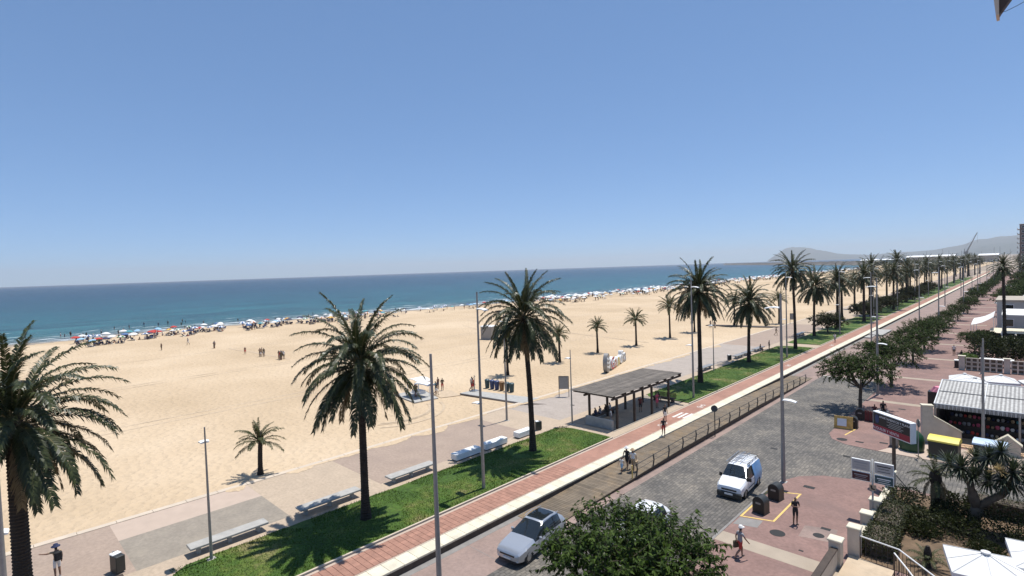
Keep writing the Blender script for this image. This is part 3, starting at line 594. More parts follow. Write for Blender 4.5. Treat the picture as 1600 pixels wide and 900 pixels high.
def crown_mesh(seed, nf=66, length=4.4, pairs=22, wl=.14):
    rnd = random.Random(seed); mb = MB(); cls = [frond_mesh('tmp', length, a, b_, seed * 50 + k, pairs=pairs, wl=wl, ll=.52) for k, (a, b_) in enumerate(FCL)]
    for i in range(nf):
        u = (i + .5) / nf; me = cls[min(9, int(u * 9.6))]; az = i * 2.39996 + rnd.uniform(-.3, .3); c, s = cos(az), sin(az); sc = rnd.uniform(.88, 1.1); z0 = .75 * (1 - u)
        o = len(mb.v); mb.v += [((v.co.x * c - v.co.y * s) * sc, (v.co.x * s + v.co.y * c) * sc, v.co.z * sc + z0) for v in me.vertices]
        mb.f += [tuple(o + q for q in p.vertices) for p in me.polygons]; mb.m += [p.material_index for p in me.polygons]
    for m in cls: bpy.data.meshes.remove(m)
    return mb.mesh('crown', ['frond', 'frond_stalk'])
CM = [crown_mesh(s) for s in (1, 2, 3)]; TM = {}
def far_palm(x, y, h, label, group, i, sc=1.0, r=.3, z=0.):
    o = thing('date_palm', label, 'palm tree', (x, y, z), i * 1.7, group)
    hh = round(h); TM.setdefault((hh, r), trunk_mesh(hh, r, r * .8, (0, 0), hh, ring=.5, n=8)); link('trunk', TM[(hh, r)], o, (0, 0, 0), 0, (1, 1, h / hh)); link('crown', CM[i % 3], o, (0, 0, h), 0, sc); return o
for i, (x, y, h) in enumerate([(-31, 136, 10), (-29, 152, 10.5), (-34.6, 156, 9), (-31, 172, 12), (-28.8, 190, 10), (-30, 204, 13.2), (-34, 212, 10), (-30.5, 225, 11)] + [(-30.5 + random.uniform(-2.5, 1.5), 245 + 15 * k + random.uniform(-4, 4), random.uniform(9, 12.5)) for k in range(24)]):
    far_palm(x, y, h, 'date palm in the row along the far lawn beyond the dark bushes', G2, i)
for i in range(16): far_palm(random.uniform(-6, 26), 215 + 22 * i, random.uniform(8, 12), 'palm standing among the gardens far along the right side of the road', 'palms in the far gardens', i, sc=.9)
for i in range(14): far_palm(random.uniform(-44, -36), 190 + 34 * i, random.uniform(6, 9), 'palm at the edge of the far sand beside the promenade', 'palms along the far sand edge', i, sc=.8)
# young palms planted in the sand
SL = ['young palm with drooping grey-green fronds alone in the sand near the long benches', 'young palm with ragged crown in the sand behind the row of beach bins', 'small young palm in the sand seaward of the big letters', 'thin young palm with a shoot at its foot beside the big letters', 'round-crowned young palm alone in open sand beyond the big letters', 'taller young palm in the sand left of the pergola lamp', 'young palm in the sand half hidden behind the tall lawn palm', 'young palm in the far sand near the second info board', 'young palm near the far beach walkway', 'young palm partly hidden behind the massive date palm trunk']
for i, (x, y, h, s) in enumerate([(-43.7, 15.5, 2.6, 1.0), (-55.5, 55.3, 5.0, 1.15), (-55.9, 68.0, 4.5, 1.1), (-56.4, 79.5, 4.6, 1.1), (-55.1, 90.6, 5.0, 1.35), (-54.9, 103.8, 6.4, 1.6), (-54.9, 115.3, 6.0, 1.5), (-44.7, 140.3, 6.0, 1.3), (-52, 131, 6, 1.4), (-42.9, -1.2, 2.2, 1.0)]):
    rnd = random.Random(40 + i); o = thing('young_palm', SL[i], 'palm tree', (x, y, beach_z(x, y) - .02), 0, 'young palms planted in the sand')
    link('trunk', trunk_mesh(h, .19, .16, (rnd.uniform(-.15, .15), rnd.uniform(-.15, .15)), i, n=9), o)
    nf = 36 if i else 26
    for k in range(nf):
        u = (k + .5) / nf; az = k * 2.39996 + rnd.uniform(-.3, .3); f = link('frond', FSM[min(7, int(u * 8.2))][0], o, (.08 * cos(az), .08 * sin(az), h + .3 * (1 - u)), az, s * rnd.uniform(.85, 1.1)); f.rotation_euler.x = rnd.uniform(-.3, .3)
# ---- broad-leaved trees
def shoot(mb, p, d, L, nl, ls, rnd, lw=.38, droop=.8, twig=True):
    """a twig with hanging pointed leaves"""
    d = d.normalized(); pts = [p]; q = p.copy(); dd = d.copy()
    for i in range(4): dd = (dd + Vector((rnd.uniform(-.15, .15), rnd.uniform(-.15, .15), -.10))).normalized(); q = q + dd * L / 4; pts.append(q.copy())
    if twig: mb.tube([pts[0], pts[2], pts[4]], [.014, .009, .004], 3, 1, False)
    for i in range(nl):
        t = .1 + .9 * (i + rnd.random()) / nl; f = min(3.999, t * 4); a = pts[int(f)].lerp(pts[int(f) + 1], f % 1)
        out = Vector((rnd.gauss(0, 1), rnd.gauss(0, 1), rnd.gauss(-.1, .6))); out = (out.normalized() + dd * .5).normalized(); l = ls * rnd.uniform(.65, 1.15)
        tip = a + (out + Vector((0, 0, -droop * rnd.uniform(.4, 1.2)))).normalized() * l; ax = (tip - a); w = ax.cross(Vector((rnd.uniform(-.6, .6), rnd.uniform(-.6, .6), 1)))
        if w.length < 1e-4: continue
        w = w.normalized() * l * lw * .5; m_ = a + ax * .42 + Vector((0, 0, .05 * l))
        mb.add([a, m_ + w, tip, m_ - w], [(0, 1, 2), (0, 2, 3)])
def tree_meshes(seed, rx, rz, zc, trunk_h, nsh, nl, ls, leafm, tr=.15, lobes=9, sl=.9, barkm='bark', droop=.8):
    rnd = random.Random(seed); wood = MB(); fol = MB()
    top = Vector((rnd.uniform(-.1, .1), rnd.uniform(-.1, .1), trunk_h)); wood.tube([(0, 0, -.1), (0, 0, .25), Vector((.02, .01, trunk_h * .6)), top], [tr * 1.5, tr * 1.05, tr * .95, tr * .9], 9)
    C = []
    for i in range(lobes):
        az = i * 2.4 + rnd.uniform(-.3, .3); rr = rx * (.25 + .5 * math.sqrt((i + .5) / lobes)) * rnd.uniform(.85, 1.1); zz = zc + rz * (.45 - .7 * (i / lobes)) * rnd.uniform(.6, 1.1)
        c = Vector((rr * cos(az), rr * sin(az), zz)); C.append((c, rx * rnd.uniform(.34, .48), rz * rnd.uniform(.42, .6)))
        m_ = top.lerp(c, .5) + Vector((0, 0, -.25)); wood.tube([top - Vector((0, 0, .15)), m_, c], [tr * .55, tr * .36, tr * .12], 6)
        for q in range(2):
            e = c + Vector((rnd.uniform(-1, 1) * rx * .25, rnd.uniform(-1, 1) * rx * .25, rnd.uniform(-.1, .5) * rz)); wood.tube([m_, m_.lerp(e, .5) + Vector((0, 0, .1)), e], [tr * .25, tr * .15, tr * .05], 4)
    for i in range(nsh):
        c, r1, r2 = C[rnd.randrange(lobes)]; v = Vector((rnd.gauss(0, 1), rnd.gauss(0, 1), rnd.gauss(.25, .9))).normalized(); k = rnd.uniform(.35, 1.0) ** .6
        p = c + Vector((v.x * r1 * k, v.y * r1 * k, v.z * r2 * k)); shoot(fol, p, v + Vector((0, 0, .25)), sl * rnd.uniform(.5, 1.15), nl, ls, rnd, droop=droop)
    return wood.mesh('trunk', barkm, True), fol.mesh('foliage', [leafm, barkm])
def tree(name, label, cat, x, y, z, meshes, rz=0, sc=1, group=None):
    o = thing(name, label, cat, (x, y, z), rz, group, sc); link('trunk', meshes[0], o); f = link('foliage', meshes[1], o); f['kind'] = 'stuff'; return o
big = tree_meshes(11, 3.5, 1.75, 3.5, 2.2, 1000, 20, .26, 'leaf', .17, 16, 1.0)
tree('street_tree', 'large leafy tree at the plaza edge overhanging the parked silver and white cars', 'tree', -11.95, 19.0, RZ, big)
ST = [tree_meshes(20 + s, 3.2, 1.75, 4.3, 2.5, 620, 19, .26, 'leaf_street', .17, 10, .9, droop=.5) for s in range(3)]
FT = [tree_meshes(30 + s, 3.4, 1.6, 4.3, 2.4, 330, 14, .44, 'leaf_street', .2, 9, .9, droop=.4) for s in range(2)]
trs = [(-12.75, 64.6, 'street tree with round crown whose trunk stands above the litter containers', 1.0), (-12.2, 78.6, 'street tree beside the lamp post just behind the round-crowned tree', 1.02), (-12.4, 97, 'street tree with one long sideways branch beyond the stop line', .9), (-12.8, 112, 'street tree shading the paving opposite the concrete block wall', .9)]
for i, (x, y, lab, s) in enumerate(trs): tree('street_tree', lab, 'tree', x, y, RZ, ST[i % 3], i * 1.3 + .4, s, 'street trees in a row between road and plaza')
for i in range(19): tree('street_tree', 'street tree in the long row between far road and plaza', 'tree', -12.6 + random.uniform(-.5, .5), 130 + 19 * i + random.uniform(-2, 2), RZ, (ST[i % 3] if i < 5 else FT[i % 2]), i * 1.9, random.uniform(.58, .76), 'street trees in a row between road and plaza')
for i in range(15): tree('garden_tree', 'dark leafy tree in the gardens along the far right side', 'tree', random.uniform(-3.5, 9), 168 + 17 * i + random.uniform(-4, 4), RZ, FT[i % 2], i * 1.3, random.uniform(.9, 1.25), 'garden trees on the far right')
# dark round bushes on the lawn
BT = [tree_meshes(50 + s, 3.3, 1.9, 2.6, 1.2, 480, 15, .38, 'leaf_bush', .16, 9, .7, droop=.3) for s in range(2)]
for i, (x, y, s, lab) in enumerate([(-30.6, 126, .95, 'dark round bushy tree on the lawn beneath the shaggy date palm'), (-30.0, 158, .95, 'dark bushy tree on the lawn opposite the small concrete ramp'), (-30.4, 166, .9, 'dark bushy tree beside the gap between far lawns')] + [(-30.2, 180 + 14 * k, random.uniform(.8, 1.15), 'dark bushy tree in the row on the far lawn') for k in range(8)]):
    tree('bushy_tree', lab, 'tree', x, y, 0, BT[i % 2], i * 2.1, s, 'dark bushy trees on the far lawn')
# ---- hedges and shrubs
def hedge(label, x0, x1, y0, y1, h, z=RZ, leaf='leaf_hedge', n=2600, ls=.10, seed=0):
    rnd = random.Random(seed); o = thing('hedge', label, 'hedge', ((x0 + x1) / 2, (y0 + y1) / 2, z)); a, b_ = (x1 - x0) / 2, (y1 - y0) / 2; mb = MB()
    core = MB(); core.cbox(-a + .1, a - .1, -b_ + .1, b_ - .1, 0, h - .12, .08); core.build('branches', 'bark', o)
    ar = [2 * a * 2 * b_ * 1.3, 2 * b_ * h, 2 * b_ * h, 2 * a * h, 2 * a * h]
    for i in range(n):
        f = rnd.choices(range(5), ar)[0]; u, v = rnd.uniform(-1, 1), rnd.random(); j = rnd.uniform(-.10, .06)
        p = [(u * a, (2 * v - 1) * b_, h + j), (a + j, u * b_, v * h), (-a - j, u * b_, v * h), (u * a, b_ + j, v * h), (u * a, -b_ - j, v * h)][f]
        p = Vector(p); d = Vector((rnd.gauss(0, 1), rnd.gauss(0, 1), rnd.gauss(.3, 1))).normalized() * ls * rnd.uniform(.6, 1.3); w = d.cross(Vector((rnd.uniform(-1, 1), rnd.uniform(-1, 1), .7))).normalized() * ls * .32
        mb.add([p, p + d * .5 + w, p + d, p + d * .5 - w], [(0, 1, 2), (0, 2, 3)])
    f = mb.build('foliage', leaf, o, fix=False); f['kind'] = 'stuff'; return o
def shrub(name, label, x, y, z, r, h, leaf='leaf_hedge', n=1300, ls=.13, seed=0, group=None):
    rnd = random.Random(seed); o = thing(name, label, 'shrub', (x, y, z), 0, group); mb = MB(); st = MB()
    for k in range(7):
        a = k * .9; e = Vector((r * .6 * cos(a), r * .6 * sin(a), h * .65)); st.tube([(0, 0, -.05), e * .5 + Vector((0, 0, .1)), e], [.04, .025, .01], 5)
    st.build('stem', 'bark', o)
    for i in range(n):
        v = Vector((rnd.gauss(0, 1), rnd.gauss(0, 1), rnd.gauss(.2, 1))).normalized(); k = rnd.random() ** .35 * (1 + .2 * mnoise.noise(v * 2.2 + Vector((seed, 0, 0))))
        p = Vector((v.x * r * k, v.y * r * k, max(.03, h * .5 + v.z * h * .5 * k))); d = (v * .6 + Vector((rnd.gauss(0, .6), rnd.gauss(0, .6), rnd.gauss(.1, .6)))).normalized() * ls * rnd.uniform(.6, 1.3)
        w = d.cross(Vector((rnd.uniform(-1, 1), rnd.uniform(-1, 1), .7))).normalized() * ls * .3; mb.add([p, p + d * .5 + w, p + d, p + d * .5 - w], [(0, 1, 2), (0, 2, 3)])
    f = mb.build('foliage', leaf, o, fix=False); f['kind'] = 'stuff'; return o
def rosette(seed, n=130, L=.95, w=.06, matn='leaf_yucca', lo=-55):
    rnd = random.Random(seed); mb = MB()
    for i in range(n):
        el = rad(88 - (88 - lo) * (i / n) ** .8 + rnd.uniform(-6, 6)); az = i * 2.39996 + rnd.uniform(-.2, .2); l = L * rnd.uniform(.8, 1.1); d = Vector((cos(el) * cos(az), cos(el) * sin(az), sin(el))); s = Vector((-sin(az), cos(az), 0)) * w / 2
        m_ = d * l * .55; t = d * l + Vector((0, 0, -.12 * l)); mb.add([d * .04 - s * .7, d * .04 + s * .7, m_ + s, m_ - s, t], [(0, 1, 2, 3), (3, 2, 4)])
    return mb.mesh('rosette', matn)
YR = [rosette(s) for s in range(3)]
o = thing('dragon_tree', 'big multi-headed yucca tree with spiky rosettes and forked trunk in the walled garden', 'tree', (-2.45, 40.5, RZ))
def limb(pts, rs): mb = MB(); mb.tube(pts, rs, 9); mb.build('limb', 'bark_pale', o, smooth=True)
limb([(0, 0, -.1), (.1, 0, .5), (.28, 0, 1.25)], [.42, .32, .3]); limb([(.25, 0, 1.1), (.05, -.1, 1.9), (-.1, -.1, 2.7), (-.4, -.2, 3.3)], [.27, .25, .22, .15]); limb([(.3, 0, 1.15), (.75, 0, 1.75), (1.3, .1, 2.2), (1.7, .2, 2.75)], [.24, .2, .18, .12])
limb([(-.1, -.1, 2.6), (.3, .1, 3.3), (.7, .2, 4.0)], [.17, .14, .09]); limb([(-.15, -.1, 2.7), (-.7, .2, 3.2), (-1.0, .3, 3.3)], [.15, .12, .08]); limb([(1.2, .1, 2.1), (1.5, -.3, 2.9), (1.7, -.4, 3.6)], [.14, .11, .07])
for i, (x, y, z, s) in enumerate([(-.45, -.2, 3.45, 1.15), (-1.05, .3, 3.4, 1.1), (.75, .2, 4.15, 1.1), (.15, .5, 3.9, 1.0), (.75, -.4, 3.0, 1.1), (1.75, .2, 2.95, 1.1), (1.75, -.4, 3.8, 1.15), (2.3, .1, 3.6, 1.1), (1.25, .3, 4.6, 1.05), (2.5, .5, 4.1, 1.1), (.1, -.5, 3.2, .9), (1.3, -.6, 3.3, 1.0), (2.7, -.2, 2.9, 1.0)]): link('rosette', YR[i % 3], o, (x, y, z), i * 1.1, s)
fl = rosette(9, 60, .62, .05, 'flower_straw', -10); link('dry_flower_head', fl, o, (1.2, -.75, 3.75), 0, 1.0); link('dry_flower_head', fl, o, (-.1, .9, 4.05), 1, .7)
o = thing('fan_palm', 'small shaggy palm with withered brown fronds beside the yucca tree', 'palm tree', (-4.2, 41.2, RZ)); link('trunk', trunk_mesh(1.9, .26, .22, (0, 0), 5, n=10), o)
for k in range(26):
    az = k * 2.4; u = k / 26; link('frond', (FDRY[k % 2] if k % 3 == 0 else FSM[min(7, int(u * 8))][0]), o, (.05 * cos(az), .05 * sin(az), 2.1 + .3 * (1 - u)), az, .45 if k % 3 == 0 else .82)
hedge('clipped hedge behind the low garden wall nearest the ramp', -6.5, -5.1, 32.9, 35.3, 1.05, n=3000, seed=1); hedge('clipped hedge between the garden wall pillars below the sign post', -6.5, -5.2, 35.7, 38.9, 1.05, n=3400, seed=2)
hedge('long clipped hedge along the side street behind the yucca tree', -2.9, 9, 42.4, 43.6, 1.15, n=5200, seed=3)
for i, (x, y, r, h, lab) in enumerate([(-5.8, 40.9, 1.2, 1.3, 'glossy shrub at the foot of the big advertising board'), (-4.9, 39.3, .9, .8, 'low shrub under the small shaggy palm'), (-2.9, 38.6, 1.3, 1.2, 'dark shrub in the shade left of the yucca trunk'), (-.8, 39.6, 1.6, 1.6, 'broad dark shrub under the yucca branches'), (1.5, 40.3, 1.6, 1.7, 'dark shrub at the far side of the yucca'), (-3.6, 42.0, 1.0, 1.2, 'dark shrub between small palm and street hedge'), (-1.7, 36.9, .8, .7, 'small silvery shrub beside the white parasols'), (.6, 38.2, 1.5, 1.4, 'dark shrub between yucca and white parasols'), (-4.4, 37.4, .9, .7, 'low dry shrub behind the clipped hedge'), (2.6, 37.6, 1.6, 1.5, 'dark shrub at the garden back beside the parasols'), (-3.4, 40.0, 1.1, 1.3, 'dark shrub between the small palm and the yucca')]):
    shrub('garden_shrub', lab, x, y, RZ, r, h, 'leaf_hedge' if i in (0, 1) else 'leaf_bush', 1500, .14, i, 'shrubs in the walled garden')
o = thing('cycad', 'spiky dark green cycad beside the ramp railing in the garden', 'plant', (-3.75, 33.6, RZ)); link('trunk', trunk_mesh(.3, .14, .12, (0, 0), 3, n=8), o)
for k in range(16): link('frond', FSM[min(7, 2 + k // 4)][0], o, (0, 0, .35), k * 2.4, .55)
shrub('garden_shrub', 'bright lime green round shrub behind the concrete block wall', -6.3, 98.3, RZ, 1.15, 2.0, 'leaf_lime', 1500, .2, 21)
# ================================================================== street furniture
def lamp(label, x, y, z, h, heads, r=.13, group=None, name='street_lamp'):
    """heads: (height, azimuth of arm, length)"""
    o = thing(name, label, 'street lamp', (x, y, z), 0, group); mb = MB(); mb.tube([(0, 0, -.05), (0, 0, .5), (0, 0, h * .45), (0, 0, h)], [r, r * .95, r * .75, r * .45], 10); mb.build('pole', 'pole_grey', o, smooth=True, angle=40)
    b = MB(); b.cbox(-.24, .24, -.24, .24, -.06, .03, .02); b.build('base_plate', 'concrete', o)
    for hz, az, L in heads:
        c, s = cos(az), sin(az); hd = MB(); n = 6; top = []; bot = []
        for i in range(n + 1):       # curved wing-shaped reflector
            t = i / n; rr = .05 + L * t; w = .26 * (1 - .45 * abs(t - .45)); zz = hz + .20 * t - .26 * t * t
            for q in (-1, -.4, .4, 1): top.append((c * rr - s * w * q, s * rr + c * w * q, zz + .05 * (1 - q * q))); bot.append((c * rr - s * w * q, s * rr + c * w * q, zz - .05))
        vs = top + bot; k = len(top); fs = []
        for i in range(n):
            for q in range(3): a = i * 4 + q; fs += [(a, a + 1, a + 5, a + 4), (k + a, k + a + 4, k + a + 5, k + a + 1)]
            fs += [(i * 4, i * 4 + 4, k + i * 4 + 4, k + i * 4), (i * 4 + 3, k + i * 4 + 3, k + i * 4 + 7, i * 4 + 7)]
        fs += [(0, k, k + 1, 1), (1, k + 1, k + 2, 2), (2, k + 2, k + 3, 3)]; e = n * 4; fs += [(e + q, e + q + 1, k + e + q + 1, k + e + q) for q in range(3)]
        hd.add(vs, fs); hd.build('lamp_head', 'white_paint', o, smooth=True, angle=40)
        ar = MB(); ar.tube([(0, 0, hz - .1), (c * .2, s * .2, hz)], .03, 5); ar.build('bracket', 'pole_grey', o)
    return o
E_, W_ = 0.0, pi
TL = 'tall lamp post with two wing-shaped heads '
for i, (y, lab) in enumerate([(.42, TL + 'near the massive date palm'), (24.9, TL + 'on the lawn beside the white block benches'), (57.8, TL + 'on the lawn just past the pergola'), (90.7, TL + 'on the lawn near the dark benches')]): lamp(lab, -27.8, y, .03, 14.0, [(12.8, E_, .85), (6.1, W_, .7)])
for i in range(14): lamp(TL + 'in the row along the far lawn', -27.8, 123.6 + 32.9 * i, .03, 14, [(12.8, E_, 1.0), (6.1, W_, .8)], group='tall lamps along the far lawn')
for i, (x, y, lab) in enumerate([(-12.75, 40.4, 'tall lamp post at the curved plaza corner beside the white van'), (-12.7, 73.2, 'tall lamp post between the first two street trees')]): lamp(lab, x, y, RZ, 13.6, [(12.6, W_, 1.0), (6.0, E_, .9)], r=.16)
for i in range(12): lamp('tall lamp post in the row beside the far street trees', -12.9 if i % 2 else -19.2, 106 + 27 * i, RZ, 13.6, [(12.6, W_, 1.0), (6.0, E_, .9)], group='tall lamps beside the far road', r=.14)
lamp('tall lamp post rising from the pink kerb lane near the parked silver car', -21.35, 15.9, RZ, 11.9, [(10.35, W_, 1.15)], r=.15)
lamp('tall plain lamp post at the edge of the sand in front of the beach bins', -38.6, 38.1, 0, 11.2, [(10.2, W_, .8)], r=.12)
for y, lab in [(8.7, 'short slim lamp post beside the first long slab bench'), (41.1, 'short slim lamp post at the corner of the pergola'), (74, 'short slim lamp post by the dark benches beyond the pergola')]: lamp(lab, -32.45, y, .03, 7.4, [(6.55, W_, .55)], r=.085)
lamp('slim lamp post standing in front of the striped shop awning', -2.76, 57.3, RZ, 9.1, [(7.6, W_, .9)] if 0 else [], r=.13)
lamp('short white lamp post behind the striped awning by the block wall', -4.7, 93.8, RZ, 3.6, [(3.4, 0, .5), (3.4, pi, .5)] if 0 else [(.35 + 0.0, 0, .01)] if 0 else [], r=.09)
# long slab benches and white block benches
def slab_bench(y0, y1, label, x=-33.85, matn='concrete'):
    o = thing('slab_bench', label, 'bench', (x, y0, 0)); mb = MB(); L = y1 - y0; mb.cbox(-.42, .42, 0, L, .44, .55, .02); mb.build('seat', matn, o)
    n = 3 if L > 3 else 2
    for i in range(n): t = .5 + (L - 1) * i / (n - 1); m = MB(); m.cbox(-.16, .12, t - .10, t + .10, 0, .44, .015); m.build('leg', 'concrete', o)
for y0, y1, lab in [(7.95, 12.2, 'long concrete slab bench beside the short lamp post'), (14.2, 18.5, 'long concrete slab bench facing the sand next to the fruiting date palm'), (20.9, 25.0, 'long concrete slab bench before the white block benches'), (72.4, 76.4, 'dark slab bench beside the second short lamp post'), (85, 88.4, 'slab bench next to the litter bin beyond the pergola'), (88.8, 92.2, 'slab bench between the litter bin and the seated pair'), (93.4, 97.4, 'slab bench where two people sit far along the lawn'), (115.5, 121.5, 'slab bench on the promenade near the dark round bush')]: slab_bench(y0, y1, lab, matn='concrete' if y0 < 50 else 'pole_grey')
for y0, y1, lab in [(27.1, 29.8, 'white block bench next to the long slab benches'), (30.4, 33.0, 'white block bench in the middle of the three'), (34.5, 36.5, 'short white block bench next to the litter bin')]:
    o = thing('block_bench', lab, 'bench', (-33.8, y0, 0)); L = y1 - y0; m = MB(); m.cbox(-.38, .38, 0, L, .10, .56, .025); m.build('seat', 'white_paint', o); m = MB(); m.box(-.3, .3, .08, L - .08, 0, .10); m.build('plinth', 'black', o)
def litter_bin(x, y, label, z=0, s=1, rz=0):
    o = thing('litter_bin', label, 'litter bin', (x, y, z), rz, sc=s); m = MB(); m.cbox(-.28, .28, -.2, .2, .08, .85, .02); m.build('body', 'dark_plastic', o); m = MB(); m.box(-.03, .03, -.03, .03, 0, .1); m.box(-.36, -.3, -.04, .04, 0, .95); m.build('post', 'pole_grey', o)
    m = MB(); m.cbox(-.34, .0, -.2, .2, .86, .91, .02); m.build('lid', 'white_paint', o)
litter_bin(-35.0, 4.9, 'dark litter bin with white lid beside the low planter on the promenade', s=1.12, rz=.3); litter_bin(-33.9, 37.7, 'dark litter bin at the end of the white block benches', rz=1.2); litter_bin(-34.1, 83.6, 'dark litter bin before the dark benches beyond the pergola', rz=1.2)
m = MB(); m.cbox(-34.4, -31.2, 4.7, 5.0, 0, .12, .01); m.cbox(-34.4, -34.1, 3.4, 4.7, 0, .12, .01); m.add([(-34.1, 3.4, .05), (-31, 3.4, .05), (-31, 4.7, .05), (-34.1, 4.7, .05)], [(0, 1, 2, 3)], 1); tag(m.build('planter_edging', ['wood_dark', 'grass']), 'low dark edging round a small grass bed by the litter bin', 'planter')
# ---- pergola
pg = thing('pergola', 'dark timber pergola with slatted roof over seats beside the cycle path', 'pergola', (-30.5, 48.6, 0))
sm_ = MB().cbox(-.068, .068, -6.95, 6.95, 0, .05, .008).mesh('slat', 'wood_roof')
for i in range(34): link('slat', sm_, pg, (-2.45 + .1475 * i, random.uniform(-.04, .04), 3.24 + random.uniform(-.008, .008)))
for k in range(9): m = MB(); m.box(-2.4, 2.45, -6.6 + 1.65 * k, -6.45 + 1.65 * k, 3.04, 3.225); m.build('joist', 'wood_dark', pg)
for x in (-.9, 2.3): m = MB(); m.box(x - .08, x + .08, -6.85, 6.9, 2.86, 3.03); m.build('beam', 'wood_dark', pg)
for x in (-.9, 2.3):
    for y in (-6.0, -2.9, .5, 4.1): m = MB(); m.cbox(x - .1, x + .1, y - .1, y + .1, 0, 2.85, .015); m.build('post', 'wood_dark', pg)
m = MB(); m.box(-2.5, 2.6, -7.0, 7.0, .002, .012); m.build('floor', 'pave_grey', pg)  # darker sheet under the roof, slat shade put into the paving colour
m = MB(); m.cbox(-1.0, 2.1, -6.6, -6.25, 0, .85, .03); tag(m.build('end_wall', 'concrete', pg))
m = MB(); m.cbox(-.6, 2.0, 5.6, 6.3, .40, .48, .02); m.cbox(-.5, -.3, 5.7, 6.2, .01, .4, .01); m.cbox(1.7, 1.9, 5.7, 6.2, .01, .4, .01); m.build('bench_seat', 'wood_dark', pg)
for i in range(18): m = MB(); m.box(-.6 + .15 * i, -.52 + .15 * i, 6.3, 6.34, .4, 1.0); m.build('bench_slat', 'wood_dark', pg)
m = MB(); m.cbox(-1.35, -.75, -5.4, -1.0, .40, .5, .02); m.box(-1.2, -1.0, -5, -4.7, .01, .4); m.box(-1.2, -1.0, -1.8, -1.5, .01, .4); m.build('bench_seat', 'wood_dark', pg)
# info board
def board(x, y, label):
    o = thing('info_board', label, 'info board', (x, y, 0), rad(35)); m = MB(); m.box(-.62, -.55, -.04, .04, 0, 2.5); m.build('post', 'pole_dark', o); m = MB(); m.box(.55, .62, -.04, .04, 0, 2.5); m.build('post', 'pole_dark', o)
    m = MB(); m.cbox(-.54, .54, -.05, .05, .95, 2.4, .02); m.build('panel', 'pole_grey', o); m = MB(); m.box(-.54, .54, -.06, .06, 2.41, 2.5); m.build('header', 'pole_dark', o)
board(-40.2, 49.5, 'grey information board on two posts at the sand edge by the pergola'); board(-41.8, 141, 'small information board at the sand edge far along the promenade')
# beach furniture: bins, hut, lifeguard canopy
for i, (x, c, lab) in enumerate([(-51.6, 'bin_teal', 'dark teal recycling bin at the seaward end of the beach bin row'), (-50.7, 'bin_blue', 'blue recycling bin next to the dark teal one on the sand'), (-49.85, 'bin_blue', 'taller blue recycling bin beside the brown bin on the sand'), (-49.0, 'bin_brown', 'brown recycling bin in the beach bin row'), (-48.1, 'bin_teal', 'dark green bin beside the brown bin on the sand'), (-47.3, 'bin_teal', 'dark green bin at the promenade end of the beach bin row')]):
    o = thing('beach_bin', lab, 'bin', (x, 47.5 + .05 * i, -.05), .1, 'row of beach bins'); m = MB(); m.lathe([(.27, 0), (.33, .9), (.33, 1.0)], 12); m.build('body', c, o, smooth=True, angle=40); m = MB(); m.lathe([(.35, 1.0), (.35, 1.06), (.24, 1.16), (.05, 1.18)], 12); m.build('lid', c, o, smooth=True, angle=40)
def hut(x, y, label, w, h, rz=0):
    o = thing('beach_hut', label, 'hut', (x, y, -.12), rz); m = MB(); m.cbox(-w / 2, w / 2, -w / 2, w / 2, 0, h, .04); m.build('wall', 'pole_grey', o); m = MB(); m.cbox(-w / 2 - .1, w / 2 + .1, -w / 2 - .1, w / 2 + .1, h, h + .18, .06); m.build('roof', 'white_paint', o)
    m = MB(); m.box(w / 2 + .005, w / 2 + .05, -.45, .45, .1, 2.1); m.build('door', 'pole_dark', o)
hut(-88.3, 82.4, 'grey lifeguard hut alone on the open sand', 2.8, 2.9, .3)
o = thing('lifeguard_shade', 'white curved canopy on posts over the small beach platform', 'canopy', (-55.0, 38.9, .04)); m = MB()
for i in range(8):
    a, b_ = -1.5 + 3 * i / 8, -1.5 + 3 * (i + 1) / 8; za, zb = 2.25 - .14 * a * a, 2.25 - .14 * b_ * b_; m.add([(a, -1, za), (b_, -1, zb), (b_, 1, zb), (a, 1, za), (a, -1, za + .05), (b_, -1, zb + .05), (b_, 1, zb + .05), (a, 1, za + .05)], [(0, 3, 2, 1), (4, 5, 6, 7), (0, 1, 5, 4), (3, 7, 6, 2)])
m.build('canopy', 'white_cloth', o, smooth=True, angle=50)
for x in (-1.2, 1.2):
    for y in (-.8, .8): m = MB(); m.tube([(x, y, 0), (x, y, 2.06)], .04, 6); m.build('post', 'white_paint', o)
m = MB(); m.cbox(-.8, .8, -.5, .5, .35, .75, .02); m.build('counter', 'white_paint', o)
m = MB(); m.tube([(0, 0, 0), (0, 0, 2.05)], .05, 6); m.tube([(-.22, 0, 1.7), (.22, 0, 1.9)], .03, 5); m.box(-.45, .45, -.45, .45, -.05, .08); tag(m.build('beach_shower', 'steel', loc=(-51.3, 45.0, .05)), 'steel foot shower post at the end of the beach walkway', 'shower')
